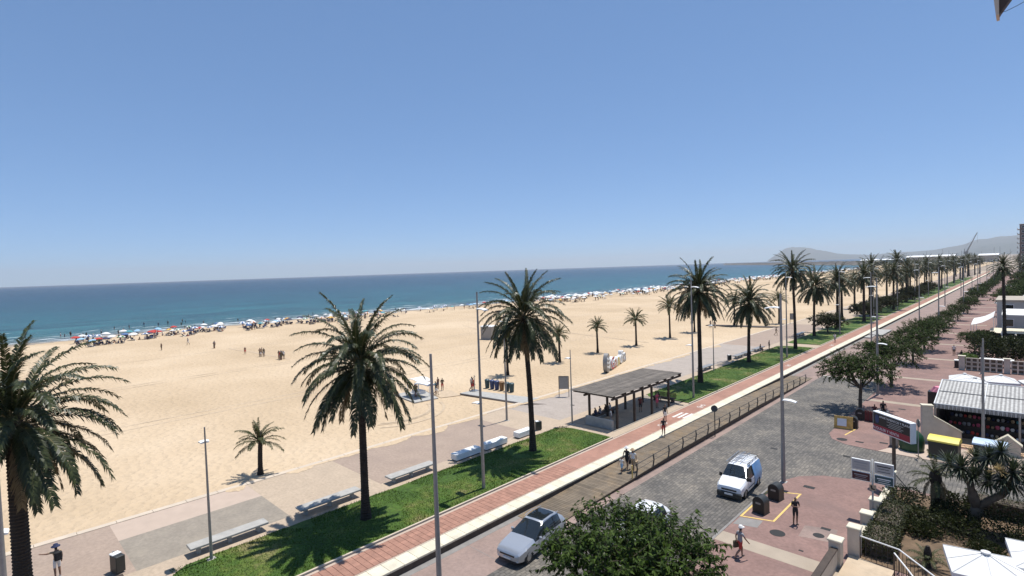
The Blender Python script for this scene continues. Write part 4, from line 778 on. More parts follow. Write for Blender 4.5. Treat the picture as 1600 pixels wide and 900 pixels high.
# ---- big letters on the beach
FONT = None
def text_mesh(txt, size, depth, bevel=0.0):
    c = bpy.data.curves.new('t', 'FONT'); c.body = txt; c.size = size; c.extrude = depth; c.bevel_depth = bevel; c.align_x = 'CENTER'; c.resolution_u = 4
    t = bpy.data.objects.new('t', c); COL.objects.link(t); dg = bpy.context.evaluated_depsgraph_get(); me = bpy.data.meshes.new_from_object(t.evaluated_get(dg)); bpy.data.objects.remove(t); bpy.data.curves.remove(c); return me
sg = thing('letter_sign', 'row of giant freestanding letters reading Gandia on the sand behind the pergola', 'letter sign', (-46.3, 70.1, -.1), math.atan2(76.5 - 63.8, -48.5 + 44.1))
for ch, xx, mm, bold in [('G', -3.1, 'c_red', 2.6), ('a', -1.3, 'c_orange', 2.75), ('n', .5, 'lid_yellow', 2.75), ('d', 2.3, 'white_paint', 2.75), ('i', 3.6, 'pole_grey', 2.75), ('a', 4.9, 'c_grey', 2.75)]:
    me = text_mesh(ch, bold, .24, .06); me.materials.clear(); me.materials.append(M['white_paint']); me.materials.append(M[mm])
    for p_ in me.polygons: p_.material_index = 1 if abs(p_.normal.z) > .8 else 0
    l = link('letter', me, sg, (xx, 0, .12)); l.rotation_euler = (rad(90), 0, 0); l.data.update()
m = MB(); out_ = [(.95 * cos(t) * (1 - .12 * sin(t)), 1.5 + 1.4 * sin(t)) for t in [2 * pi * k / 22 for k in range(22)]]
m.extr(out_, 'y', -.3, .3); em = m.build('emblem', 'pole_grey', sg, (-5.6, 0, 0), smooth=True, angle=40)
for k, zz in enumerate((.75, 1.35, 1.95)):
    m = MB(); m.extr([(-.62 + .16 * j, zz + .16 * sin(j * .9)) for j in range(9)] + [(.66 - .16 * j, zz + .2 + .16 * sin((8 - j) * .9)) for j in range(9)], 'y', -.34, -.29); m.build('wave_stripe', 'white_paint', em)
# ================================================================== vehicles
def car(name, label, st, mats, glass_from, glass_to, loc, rz, wheel_y, wr=.32, track=.76):
    """st: stations front to rear (y, z_bottom, z_shoulder, z_top, w_low, w_shoulder, w_top)"""
    o = thing(name, label, 'van' if 'van' in name else 'car', loc, rz); mb = MB(); n = 15; vs = []
    for (y, zb, zs, zt, wl, ws, wt) in st:
        half = [(0, zb), (wl * .82, zb), (wl, zb + .10), (ws * 1.0, zb + (zs - zb) * .55), (ws * .985, zs), (wt + (ws * .985 - wt) * .10, zs + (zt - zs) * .86), (wt * .88, zt - .02), (0, zt)]
        ring = half + [(-x, z) for x, z in half[-2:0:-1]]; vs += [(x, y, z) for x, z in ring]
    n = 14; fs = []; ms = []
    gi = {k: i for i, k in enumerate(range(len(st)))}
    for i in range(len(st) - 1):
        for k in range(n):
            k2 = (k + 1) % n; fs.append((i * n + k, i * n + k2, (i + 1) * n + k2, (i + 1) * n + k)); a = i
            side = k in (4, 9); top = k in (5, 6, 7, 8); mi = 0
            if a == glass_from and top: mi = 1
            elif a == glass_from and side: mi = 1
            elif glass_from < a < glass_to[0] and side: mi = 1
            elif a == glass_to[1] and top: mi = 1
            ms.append(mi)
    fs += [tuple(range(n - 1, -1, -1)), tuple((len(st) - 1) * n + k for k in range(n))]; ms += [0, 0]
    mb.v = [tuple(v) for v in vs]; mb.f = fs; mb.m = ms
    # paint of the rear panels
    if len(mats) > 2:
        for q, f in enumerate(fs[:-2]):
            i, k = divmod(q, n)
            if i >= mats[3] and ms[q] == 0 and k in (1, 2, 3, 4, 9, 10, 11, 12): mb.m[q] = 2
        if True:
            for q in range(len(fs)):
                i, k = divmod(q, n)
                if i >= mats[3] and k in (4, 9) and q < len(fs) - 2: mb.m[q] = 2
    body = mb.build('body', [mats[0], mats[1]] + ([mats[2]] if len(mats) > 2 else []), o, smooth=True, angle=32)
    for wy in wheel_y:
        for s in (-1, 1):
            w = MB(); c = s * track
            prof = [(wr * .62, -.09), (wr * .93, -.10), (wr, -.06), (wr, .06), (wr * .93, .10), (wr * .62, .09)]
            ns = 20; vv = []
            for r_, x in prof:
                for k in range(ns): t = 2 * pi * k / ns; vv.append((x, r_ * cos(t), r_ * sin(t)))
            w.add(vv, [(i * ns + k, i * ns + (k + 1) % ns, (i + 1) * ns + (k + 1) % ns, (i + 1) * ns + k) for i in range(5) for k in range(ns)]); we = link('wheel', None, o, (c, wy, wr)); w.build('tyre', 'rubber', we, smooth=True, angle=40)
            d = MB(); d.add([(s * .07, .62 * wr * cos(2 * pi * k / 16), .62 * wr * sin(2 * pi * k / 16)) for k in range(16)] + [(s * .09, .1 * cos(2 * pi * k / 16) * 1, .1 * sin(2 * pi * k / 16)) for k in range(16)], [(k, (k + 1) % 16, 16 + (k + 1) % 16, 16 + k) for k in range(16)] + [tuple(range(16, 32))]); d.build('rim', 'steel', we)
            # dark wheel arch
            a = MB(); a.add([(s * (track + .075), wy + wr * 1.22 * cos(pi * k / 10), wr + wr * 1.22 * sin(pi * k / 10)) for k in range(11)] + [(s * (track + .075), wy + wr * 1.02 * cos(pi * k / 10), wr + wr * 1.02 * sin(pi * k / 10)) for k in range(11)] + [(s * (track - .15), wy + wr * 1.22 * cos(pi * k / 10), wr + wr * 1.22 * sin(pi * k / 10)) for k in range(11)], [(k, k + 1, 12 + k, 11 + k) for k in range(10)] + [(k, 22 + k, 23 + k, k + 1) for k in range(10)]); a.build('wheel_arch', 'dark_plastic', o)
    return o, body
def strip(o, name, pts, r, m, n=5): b = MB(); b.tube(pts, r, n); return b.build(name, m, o)
# white and blue work van (front is -Y)
vst = [(-2.18, .30, .62, .66, .62, .66, .55), (-2.12, .22, .74, .86, .76, .80, .66), (-1.90, .20, .86, 1.00, .82, .86, .74), (-1.35, .20, .98, 1.13, .84, .89, .78), (-1.12, .20, 1.02, 1.20, .84, .90, .78), (-.42, .20, 1.06, 1.80, .85, .90, .66), (-.2, .20, 1.07, 1.84, .85, .90, .68), (.30, .20, 1.07, 1.86, .85, .90, .69), (1.2, .20, 1.07, 1.86, .85, .90, .69), (1.95, .22, 1.06, 1.83, .85, .89, .68), (2.14, .28, 1.0, 1.72, .83, .87, .66), (2.2, .36, .95, 1.55, .76, .82, .62)]
vo, vb = car('work_van', 'white van with blue rear panels and ladders on its roof rack', vst, ['car_white', 'glass_dark', 'car_blue', 7], 4, (7, 99), (-14.65, 37.3, RZ + .006), rad(3), (-1.42, 1.30), .33, .79)
def vbox(o, name, x0, x1, y0, y1, z0, z1, m, b=.02): q = MB(); q.cbox(x0, x1, y0, y1, z0, z1, b); return q.build(name, m, o)
vbox(vo, 'bumper', -.80, .80, -2.26, -2.02, .18, .52, 'dark_plastic', .05); vbox(vo, 'grille', -.5, .5, -2.215, -2.1, .60, .70, 'black'); vbox(vo, 'number_plate', -.27, .27, -2.285, -2.26, .34, .45, 'plate', .005)
for s in (-1, 1):
    q = MB(); q.add([(s * .42, -2.13, .70), (s * .78, -2.02, .66), (s * .84, -1.72, .80), (s * .80, -1.68, .93), (s * .55, -2.02, .88), (s * .44, -2.11, .78)], [(0, 1, 2, 3, 4, 5)]); q.v = [(x * 1.015, y - .018, z + .004) for x, y, z in q.v]; q.build('headlight', 'lamp_glass', vo)
    vbox(vo, 'mirror', min(s * .88, s * 1.08), max(s * .88, s * 1.08), -.98, -.86, 1.02, 1.26, 'black', .03)
    strip(vo, 'side_moulding', [(s * .905, -.95, .55), (s * .912, .35, .55)], .025, 'dark_plastic'); strip(vo, 'door_seam', [(s * .89, .32, .3), (s * .906, .32, .7), (s * .893, .32, 1.06), (s * .70, .32, 1.79)], .008, 'black', 4); strip(vo, 'door_handle', [(s * .905, .06, .92), (s * .905, .24, .92)], .018, 'black', 4); strip(vo, 'roof_rail', [(s * .62, -.3, 1.93), (s * .62, 1.9, 1.93)], .02, 'black')
    q = MB(); q.extr([(-.42, 1.08), (-.36, 1.08), (-.1, 1.72), (-.18, 1.74)], 'x', s * .70, s * .72); 
for y in (-.15, .55, 1.25, 1.8): strip(vo, 'rack_bar', [(-.72, y, 1.86), (-.72, y, 1.98), (.72, y, 1.98), (.72, y, 1.86)], .018, 'pole_dark', 4)
def ladder(x0, y0, y1, z, w):
    for x in (x0, x0 + w): strip(vo, 'ladder_rail', [(x, y0, z), (x, y1, z)], .025, 'steel', 4)
    n = int((y1 - y0) / .28)
    for i in range(n): strip(vo, 'ladder_rung', [(x0, y0 + .14 + .28 * i, z), (x0 + w, y0 + .14 + .28 * i, z)], .015, 'steel', 4)
ladder(-.66, -.75, 1.95, 2.03, .36); ladder(-.22, -.1, 1.95, 2.03, .34)
for i in range(5): strip(vo, 'roof_slat', [(.2, .1 + .38 * i, 2.0), (.66, .1 + .38 * i, 2.0)], .03, 'white_paint', 4)
for x in (-.3, .28): strip(vo, 'wiper', [(x, -1.18, 1.2), (x + .34, -.92, 1.36)], .012, 'black', 4)
# silver people carrier
cst = [(-2.30, .36, .58, .62, .55, .60, .50), (-2.22, .24, .66, .76, .74, .78, .64), (-2.0, .20, .76, .88, .82, .87, .72), (-1.55, .18, .86, .98, .84, .90, .76), (-1.05, .18, .94, 1.08, .85, .91, .76), (-.92, .18, .95, 1.10, .85, .92, .76), (.10, .18, .98, 1.57, .86, .92, .62), (.35, .18, .99, 1.62, .86, .92, .63), (1.2, .18, 1.0, 1.63, .86, .92, .62), (1.72, .20, 1.01, 1.56, .85, .91, .60), (2.18, .26, 1.0, 1.22, .82, .88, .62), (2.32, .34, .92, 1.02, .76, .82, .60), (2.38, .45, .78, .82, .70, .75, .58)]
so_, sb_ = car('parked_car', 'silver people carrier with dark glass roof parked beside the kerb under the big tree', cst, ['car_silver', 'glass_dark'], 5, (9, 9), (-20.45, 21.9, RZ + .004), rad(6), (-1.45, 1.38), .34, .80)
q = MB(); q.add([(x, y, z) for y, z in ((.26, 1.60), (.42, 1.637), (1.0, 1.647), (1.5, 1.622)) for x in (-.54, -.2, .2, .54)], [(j * 4 + i, j * 4 + i + 1, j * 4 + i + 5, j * 4 + i + 4) for j in range(3) for i in range(3)]); q.v = [(x, y, z + .006 - .02 * (abs(x) > .5)) for x, y, z in q.v]; q.build('roof_glass', 'glass_dark', so_, smooth=True)
vbox(so_, 'number_plate', -.26, .26, -2.345, -2.30, .40, .50, 'plate', .004); vbox(so_, 'grille', -.5, .5, -2.315, -2.2, .56, .64, 'black', .01); vbox(so_, 'lower_intake', -.6, .6, -2.30, -2.1, .24, .34, 'black', .02)
for s in (-1, 1):
    q = MB(); q.add([(s * .40, -2.22, .68), (s * .74, -2.12, .66), (s * .88, -1.70, .80), (s * .80, -1.62, .90), (s * .52, -2.02, .83)], [(0, 1, 2, 3, 4)]); q.v = [(x * 1.02, y - .02, z + .012) for x, y, z in q.v]; q.build('headlight', 'lamp_glass', so_)
    vbox(so_, 'mirror', min(s * .9, s * 1.08), max(s * .9, s * 1.08), -.60, -.46, .98, 1.14, 'car_silver', .04); strip(so_, 'roof_rail', [(s * .62, .2, 1.64), (s * .64, 1.0, 1.68), (s * .62, 1.8, 1.58)], .02, 'car_silver')
    for y in (.12, 1.05): strip(so_, 'door_seam', [(s * .86, y, .3), (s * .925, y, .65), (s * .91, y, .98), (s * .66, y + .04, 1.55)], .010 if y < .5 else .016, 'black', 4)
    strip(so_, 'door_handle', [(s * .925, -.2, .84), (s * .925, 0, .84)], .018, 'car_silver', 4); vbox(so_, 'fog_lamp', s * .62 - .09, s * .62 + .09, -2.27, -2.16, .34, .42, 'lamp_glass', .02)
wst = [(y, a, b_ - .02, c - .03, d, e, f) for y, a, b_, c, d, e, f in cst]
wo_, wb_ = car('parked_car', 'white car on the cobbles mostly hidden behind the big leafy tree', wst, ['car_white', 'glass_dark'], 5, (9, 9), (-16.4, 26.9, RZ + .006), rad(3), (-1.45, 1.38), .33, .80)
for s in (-1, 1): vbox(wo_, 'mirror', min(s * .9, s * 1.08), max(s * .9, s * 1.08), -.60, -.46, .98, 1.14, 'car_white', .04)
# distant cars on the road
FS = [(-17.5, 300, 'car_silver', 'silver'), (-15.4, 345, 'car_white', 'white'), (-20.4, 150, 'car_white', 'white')]
for x, y, c, w in FS[:2]:
    fo, _ = car('parked_car', w + ' car driving far along the road between the trees', cst, [c, 'glass_dark'], 5, (9, 9), (x, y, RZ + .003), 0, (-1.45, 1.38), .34, .80)
# ================================================================== plaza and shop side
def ct(me_txt, size, parent, loc, rot, m, depth=.004, name='lettering'):
    me = text_mesh(me_txt, size, depth); me.materials.clear(); me.materials.append(M[m]); o = link(name, me, parent, loc); o.rotation_euler = rot; return o
# rounded waste containers
def container(label, x, y, rz=0):
    o = thing('waste_container', label, 'waste container', (x, y, RZ + .02), rz, sc=.8); w, h, d = .48, 1.35, .42
    prof = [(-w, .05)] + [(-w * cos(t), .85 + .5 * sin(t)) for t in [pi * k / 14 for k in range(15)]] + [(w, .05)]
    m = MB(); m.extr(prof, 'y', -d, d); m.build('shell', 'dark_plastic', o, smooth=True, angle=30); m = MB(); m.extr([(x_ * .86, .12 + (z - .05) * .92) for x_, z in prof], 'y', -d - .02, -d + .01); m.build('front_panel', 'black', o)
    m = MB(); m.cbox(-w - .03, w + .03, -d - .03, d + .03, 0, .06, .02); m.build('base', 'rubber', o); m = MB(); m.box(-.2, .2, -d - .04, -d - .015, .78, .92); m.build('flap', 'pole_grey', o)
container('dark round-topped waste container inside the yellow bay nearer the green patch', -12.25, 34.5, rad(-8)); container('dark round-topped waste container inside the yellow bay next to the lamp post', -12.2, 37.1, rad(-8)); container('dark round-topped waste container behind the leaning yellow board', -11.95, 57.6, rad(5)); container('dark round-topped waste container in the shade under the street tree', -12.05, 61.0, rad(5))
o = thing('notice_board', 'yellow framed board leaning beside the waste container under the tree', 'board', (-12.55, 56.8, RZ + .02), rad(8))
m = MB(); m.extr([(-.32, 0), (-.27, 0), (-.02, 1.15), (-.07, 1.15)], 'x', -.75, .75); m.build('panel', 'orange_board', o); m = MB(); m.extr([(-.335, .3), (-.325, .3), (-.15, .95), (-.16, .95)], 'x', -.5, .25); m.build('poster', 'white_paint', o); m = MB(); m.tube([(-.7, .35, 0), (-.7, -.05, 1.1)], .03, 5); m.tube([(.7, .35, 0), (.7, -.05, 1.1)], .03, 5); m.tube([(-.78, -.4, .03), (.78, -.4, .03)], .03, 5); m.build('stand', 'wood_dark', o)
o = thing('litter_cage', 'brown slatted litter stand under the street tree', 'stand', (-11.0, 60.9, RZ + .02))
for i in range(6): m = MB(); m.cbox(-.5 + .2 * i - .08, -.5 + .2 * i + .08, -.35, -.3, .05, 1.05, .01); m.build('slat', 'c_maroon', o)
m = MB(); m.cbox(-.6, .6, -.3, .35, .05, .95, .03); m.build('body', 'wood_dark', o)
# big advertising board on a post
bo = thing('billboard', 'big black and red advertising board with white frame on a brown post', 'billboard', (-6.6, 43.15, RZ), math.atan2(-2.1, 2.4))
m = MB(); m.tube([(0, 0, 0), (0, 0, 4.0)], .11, 8); m.build('post', 'bark_pale', bo, smooth=True, angle=40); m = MB(); m.cbox(-1.62, 1.62, -.2, .2, 3.85, 5.2, .02); m.build('cabinet', 'white_paint', bo)
m = MB(); m.box(-1.56, 1.56, -.212, -.203, 4.32, 5.13); fp = m.build('panel', 'sign_black', bo); m = MB(); m.box(-1.56, 1.56, -.213, -.203, 3.91, 4.316); rp = m.build('panel', 'sign_red', bo)
ct('ALQUILER Y VENTA', .26, rp, (-.45, -.216, 4.01), (rad(90), 0, 0), 'white_paint'); ct('APARTAMENTOS Y PLAYA', .22, fp, (.3, -.216, 4.87), (rad(90), 0, 0), 'white_paint')
for i, (w, z) in enumerate([(1.0, 4.74), (.7, 4.63), (1.0, 4.52), (.8, 4.41)]): m = MB(); m.box(.35 - w * .7, .35 + w * .7, -.2165, -.2125, z, z + .035); m.build('text_line', 'sign_grey', fp)
m = MB(); m.lathe([(.3, 0), (.3, .01)], 16); q = m.build('emblem', 'bin_blue', fp, (-1.2, -.214, 4.74)); q.rotation_euler.x = rad(90); q.scale = (.6, 1, 1)
for sx_ in (.6, -.55): m = MB(); m.tube([(sx_ * 1.7, sx_ * .6, .35), (0, 0, 1.35)], .035, 5); m.build('brace', 'pole_dark', bo)
# direction sign with four panels
do = thing('direction_sign', 'white post with four small shop panels beside the garden wall', 'sign', (-6.85, 37.75, RZ))
m = MB(); m.tube([(0, 0, 0), (0, 0, 3.75)], .055, 8); m.build('post', 'sign_grey', do, smooth=True)
for (x0, x1, z0, z1, c, tl) in [(-1.08, -.1, 2.95, 3.62, 'sign_grey', 'c_grey'), (.1, 1.06, 2.95, 3.62, 'sign_grey', 'c_black'), (-1.08, -.1, 2.33, 2.86, 'sign_maroon', 'c_grey'), (.1, 1.06, 2.33, 2.86, 'sign_teal', 'white_paint')]:
    m = MB(); m.cbox(x0, x1, -.06, .06, z0, z1, .01); pn = m.build('panel', 'white_paint', do); m = MB(); m.box(x0 + .03, x1 - .03, -.068, -.061, z0 + .03, z1 - .03); m.build('face', c, pn)
    for k in range(3): w = (x1 - x0) * (.36, .28, .33)[k]; zz = z1 - .17 - (z1 - z0 - .2) * .36 * k; m = MB(); m.box((x0 + x1) / 2 - w, (x0 + x1) / 2 + w, -.073, -.069, zz - .03 - (.03 if k == 0 else 0), zz); m.build('text_line', tl, pn)
m = MB(); m.cbox(-.16, .2, -.07, -.05, 1.85, 2.2, .01); sp_ = m.build('square_plate', 'sand_slab', do); m = MB(); m.extr([(-.1, 2.15), (-.02, 2.15), (0, 2.0), (.15, 1.95), (.15, 1.9), (-.06, 1.92)], 'y', -.08, -.072); m.build('arrow', 'black', sp_)
# low cream garden wall with pillars and white coping
gw = thing('garden_wall', 'cream garden wall with square pillars and sloping white coping along the plaza', 'wall', (-6.75, 37, RZ))
PY = [-4.45, -1.45, 1.0, 5.75]
for i, y in enumerate(PY):
    h = (1.55, 1.25, 1.2, 1.5)[i]; m = MB(); m.cbox(-.28, .28, y - .28, y + .28, 0, h, .02); pi_ = m.build('pillar', 'cream_wall', gw); m = MB(); m.cbox(-.33, .33, y - .33, y + .33, h, h + .09, .03); m.build('cap', 'white_stone', pi_)
for a, b_ in zip(PY, PY[1:]): m = MB(); m.box(-.14, .14, a + .28, b_ - .28, 0, .62); m.build('panel', 'cream_wall', gw); m = MB(); m.cbox(-.18, .18, a + .28, b_ - .28, .62, .70, .02); m.build('coping', 'white_stone', gw)
# entrance ramp with railing
gp = thing('gate_pillar', 'cream gate pillar at the foot of the entrance ramp', 'pillar', (-7.25, 30.9, RZ)); m = MB(); m.cbox(-.28, .28, -.28, .28, 0, 1.35, .02); m.build('shaft', 'cream_wall', gp); m = MB(); m.cbox(-.34, .34, -.34, .34, 1.35, 1.45, .03); m.build('cap', 'white_stone', gp)
m = MB(); m.cbox(-.14, .14, -5.5, -.29, 0, 1.0, .02); m.build('side_wall', 'cream_wall', gp); m = MB(); m.cbox(-.17, .17, -5.5, -.29, 1.0, 1.06, .02); m.build('coping', 'wood_dark', gp)
m = MB(); m.prism([(-6.95, 24), (-5.0, 24), (-4.9, 31.9), (-6.9, 32.2)], RZ - .05, RZ + .16); tag(m.build('ramp', 'sand_slab'), kind='structure')
m = MB(); m.prism([(-6.45, 32.4), (9, 30.5), (9, 43.8), (-6.45, 43.8)], RZ - .05, RZ + .05); tag(m.build('garden_soil', 'soil'), kind='structure')
for nm, pts, lab in [('handrail', [(-6.45, 32.35, .8), (-4.75, 32.2, .72), (-3.0, 30.6, .55), (-1.9, 29.4, .5)], 'white-topped metal railing descending from the wall pillar past the garden'), ('handrail', [(-4.85, 31.6, .75), (-4.1, 30.3, .7), (-3.3, 28.8, .65)], 'metal railing on the inner side of the entrance ramp')]:
    o = thing('railing', lab, 'railing', pts[0][:2] + (RZ,)); bx, by = pts[0][:2]
    m = MB(); m.tube([(x - bx, y - by, z - RZ) for x, y, z in pts], .035, 6); m.build(nm, 'white_paint', o)
    for (x0, y0, z0), (x1, y1, z1) in zip(pts, pts[1:]):
        n = max(2, int(math.hypot(x1 - x0, y1 - y0) / .22))
        for k in range(n): t = k / n; x, y, z = x0 + (x1 - x0) * t, y0 + (y1 - y0) * t, z0 + (z1 - z0) * t; m = MB(); m.tube([(x - bx, y - by, 0), (x - bx, y - by, z - RZ - .02)], .03 if k == 0 else .012, 4); m.build('baluster', 'bark_pale' if k == 0 else 'pole_dark', o)
# parasols
def parasol(label, x, y, z, w, h, rz=0, m_='white_cloth', group=None, ribs=4):
    o = thing('parasol', label, 'parasol', (x, y, z), rz, group); m = MB(); n = 8; vs = [(0, 0, h + .55)]
    for k in range(n):
        t = pi / 4 * k; f = (1.414 if k % 2 else 1.0) * w / 2; sag = -.05 if k % 2 == 0 else 0; vs.append((f * cos(t), f * sin(t), h + sag * .5)); 
    for k in range(n): t = pi / 4 * k; f = (1.414 if k % 2 else 1.0) * w / 2; vs.append((f * cos(t), f * sin(t), h - .22))
    fs = [(0, 1 + k, 1 + (k + 1) % n) for k in range(n)] + [(1 + k, 9 + k, 9 + (k + 1) % n, 1 + (k + 1) % n) for k in range(n)]; m.add(vs, fs); m.build('canopy', m_, o)
    for k in range(n): a = Vector(vs[1 + k]); rb = MB(); rb.tube([(0, 0, h + .562), a * .5 + Vector((0, 0, (h + .55) * .5 + .012)), a + Vector((0, 0, .012))], .014, 4); rb.build('seam', m_, o)
    m = MB(); m.tube([(0, 0, 0), (0, 0, h + .6)], .035, 7); m.build('pole', 'white_paint', o); m = MB(); m.lathe([(.3, 0), (.3, .07), (.06, .1)], 12); m.build('base', 'concrete', o); m = MB(); m.lathe([(.16, h + .53), (.17, h + .6), (.03, h + .66)], 10); m.build('vent_cap', m_, o); return o
parasol('large white square parasol in the garden beside the ramp railing', -1.35, 29.55, RZ, 2.55, 2.75, rad(12)); parasol('large white square parasol at the garden edge beside the first one', .75, 31.6, RZ, 2.8, 2.85, rad(8)); parasol('white square parasol partly under the other garden parasols', .6, 28.4, RZ, 2.6, 2.45, rad(15))
# recycling containers on the side-street pavement
def skip_box(label, x, y, lid, rz):
    o = thing('recycling_container', label, 'recycling container', (x, y, RZ + .03), rz); m = MB(); m.extr([(-.5, .12), (.5, .12), (.58, 1.25), (-.58, 1.25)], 'x', -.92, .92); m.build('body', 'dark_plastic', o)
    m = MB(); m.extr([(-.64, 1.25), (.64, 1.25), (.60, 1.42), (.25, 1.62), (-.25, 1.58), (-.60, 1.36)], 'x', -.98, .98); m.build('lid', lid, o, smooth=True, angle=35)
    for x_ in (-.75, .75):
        for y_ in (-.4, .4): m = MB(); m.tube([(x_ - .04, y_, .09), (x_ + .04, y_, .09)], .09, 10); m.build('wheel', 'rubber', o)
skip_box('dark recycling container with yellow lid on the pavement', -4.85, 53.2, 'lid_yellow', rad(-6)); skip_box('dark recycling container with pale blue lid on the pavement', -2.2, 54.2, 'lid_blue', rad(-6))
o = thing('bottle_bank', 'green dome-shaped bottle bank behind the billboard', 'bottle bank', (-7.0, 53.7, RZ + .02)); m = MB(); m.lathe([(.78, 0), (.85, .25), (.88, .8), (.78, 1.2), (.52, 1.55), (.15, 1.7)], 18); m.build('shell', 'bin_green', o, smooth=True, angle=50); m = MB(); m.lathe([(.17, -.03), (.17, .05)], 12); q = m.build('opening', 'white_paint', o, (-.58, -.42, 1.3)); q.rotation_euler = (rad(60), 0, rad(-54))
o = thing('recycling_container', 'grey wheeled bin beside the green bottle bank', 'recycling container', (-8.2, 53.9, RZ + .02)); m = MB(); m.extr([(-.3, .08), (.3, .08), (.36, 1.25), (-.36, 1.25)], 'x', -.3, .3); m.build('body', 'pole_grey', o); m = MB(); m.cbox(-.34, .34, -.4, .4, 1.25, 1.34, .03); m.build('lid', 'dark_plastic', o)
o = thing('traffic_sign', 'traffic sign pole seen from its edge beside the billboard', 'traffic sign', (-6.35, 51.9, RZ)); m = MB(); m.tube([(0, 0, 0), (0, 0, 3.1)], .035, 7); m.build('post', 'pole_grey', o); m = MB(); m.lathe([(.32, 0), (.32, .03)], 16); q = m.build('disc', 'pole_grey', o, (0, .05, 2.75)); q.rotation_euler = (0, rad(90), rad(30))
o = thing('traffic_sign', 'small round traffic sign on a dark pole at the boardwalk edge', 'traffic sign', (-20.75, 47.3, RZ)); m = MB(); m.tube([(0, 0, 0), (0, 0, 2.9)], .045, 7); m.build('post', 'pole_dark', o); m = MB(); m.lathe([(.3, 0), (.3, .03)], 16); q = m.build('disc', 'pole_dark', o, (0, -.06, 2.6)); q.rotation_euler = (rad(75), 0, rad(35))
# shop with striped awning
sh = thing('beach_shop', 'open-fronted beach shop with grey striped awning and dark interior', 'shop', (-3, 61, RZ))
m = MB(); m.box(-2.9, 8, 2.2, 2.4, 0, 3.0); m.box(-2.9, -2.7, -2.3, 2.2, 0, 3.0); m.build('wall', 'sign_black', sh); m = MB(); m.box(-2.7, 8, -3.0, 2.2, .0, .12); m.build('floor', 'terracotta', sh); m = MB(); m.box(-2.9, 8, -1.2, 2.4, 3.0, 3.12); m.build('ceiling', 'sign_black', sh)  # shade of the interior put into black wall and ceiling colour
m = MB(); m.box(-2.7, 8, -3.9, -3.0, 0, .14); m.build('step', 'terracotta', sh)
zf, zb_ = 3.05, 4.1
aw = MB(); ns_ = 84
for i in range(ns_):
    x0, x1 = -3.0 + 11 * i / ns_, -3.0 + 11 * (i + 1) / ns_; mi = i % 2
    aw.add([(x0, -2.7, zf), (x1, -2.7, zf), (x1, 3.4, zb_), (x0, 3.4, zb_), (x0, -2.7, zf - .05), (x1, -2.7, zf - .05), (x1, 3.4, zb_ - .05), (x0, 3.4, zb_ - .05)], [(0, 1, 2, 3), (4, 7, 6, 5), (0, 4, 5, 1)], mi); aw.add([(x0, -2.705, zf), (x1, -2.705, zf), ((x0 * .15 + x1 * .85), -2.74, zf - .34), ((x0 * .85 + x1 * .15), -2.74, zf - .34)], [(0, 1, 2, 3)], mi)
aw.build('awning', ['awning_grey', 'awning_white'], sh, fix=False)
def az_(y): return zf + (zb_ - zf) * (y + 2.7) / 6.1 + .04
for x in (-3.0, .2, 3.6, 7): m = MB(); m.tube([(x, -2.7, az_(-2.7)), (x, 3.4, az_(3.4))], .045, 5); m.build('awning_bar', 'white_paint', sh)
for y in (-2.65, .4, 3.4): m = MB(); m.tube([(-3, y, az_(y)), (8, y, az_(y))], .04, 5); m.build('awning_bar', 'white_paint' if y != .4 else 'pole_grey', sh)
for x in (-2.95, 2.4, 7.8): m = MB(); m.box(x - .07, x + .07, -2.72, -2.58, .1, 3.0); m.build('post', 'pole_grey', sh)
rnd = random.Random(5)
for r_ in range(3):     # racks of beach goods inside
    y = -1.6 + r_ * 1.1; m = MB(); m.box(-2.2, 6, y, y + .35, .12, .5 + .45 * r_); m.build('shelf', 'wood_dark', sh)
    for k in range(26):
        x = -2.1 + .31 * k; c = rnd.choice(['c_white', 'c_red', 'c_pink', 'c_navy', 'c_grey', 'c_tan', 'c_teal']); z = .5 + .45 * r_; s = rnd.uniform(.10, .17); m = MB(); m.lathe([(s * .6, z), (s, z + s), (s * .7, z + s * 1.8), (.02, z + s * 2)], 7, x, y + .17); m.build('merchandise', c, sh)
sw = thing('shop_wall', 'cream side wall with stepped white coping at the shop corner', 'wall', (-6.45, 57.0, RZ)); m = MB(); m.extr([(-.3, 0), (-.3, 3.1), (.45, 3.1), (.5, 2.2), (2.4, 1.0), (2.4, 0)], 'x', -.2, .25); m.build('wall', 'cream_wall', sw)
for (a, za), (b_, zb2) in [((-.35, 3.1), (.5, 3.1)), ((.5, 2.2), (2.45, 1.0))]: m = MB(); m.extr([(a, za), (b_, zb2), (b_, zb2 + .1), (a, za + .1)], 'x', -.27, .32); m.build('coping', 'white_stone', sw)
sw.rotation_euler.z = rad(-68)
m = MB(); m.box(-6.2, 2, 56.6, 58.0, RZ, RZ + .1); tag(m.build('shop_step', 'terracotta'), kind='structure')
o = thing('gable_block', 'small cream gabled block with white trim in front of the shop', 'wall', (-1.27, 56.7, RZ)); m = MB(); m.extr([(-.75, 0), (.75, 0), (.75, .85), (0, 1.5), (-.75, .85)], 'y', -.25, .25); m.build('block', 'cream_wall', o)
for s in (-1, 1): m = MB(); m.extr([(s * .85, .80), (0, 1.52), (0, 1.64), (s * .85, .92)], 'y', -.3, .3); m.build('trim', 'white_stone', o)
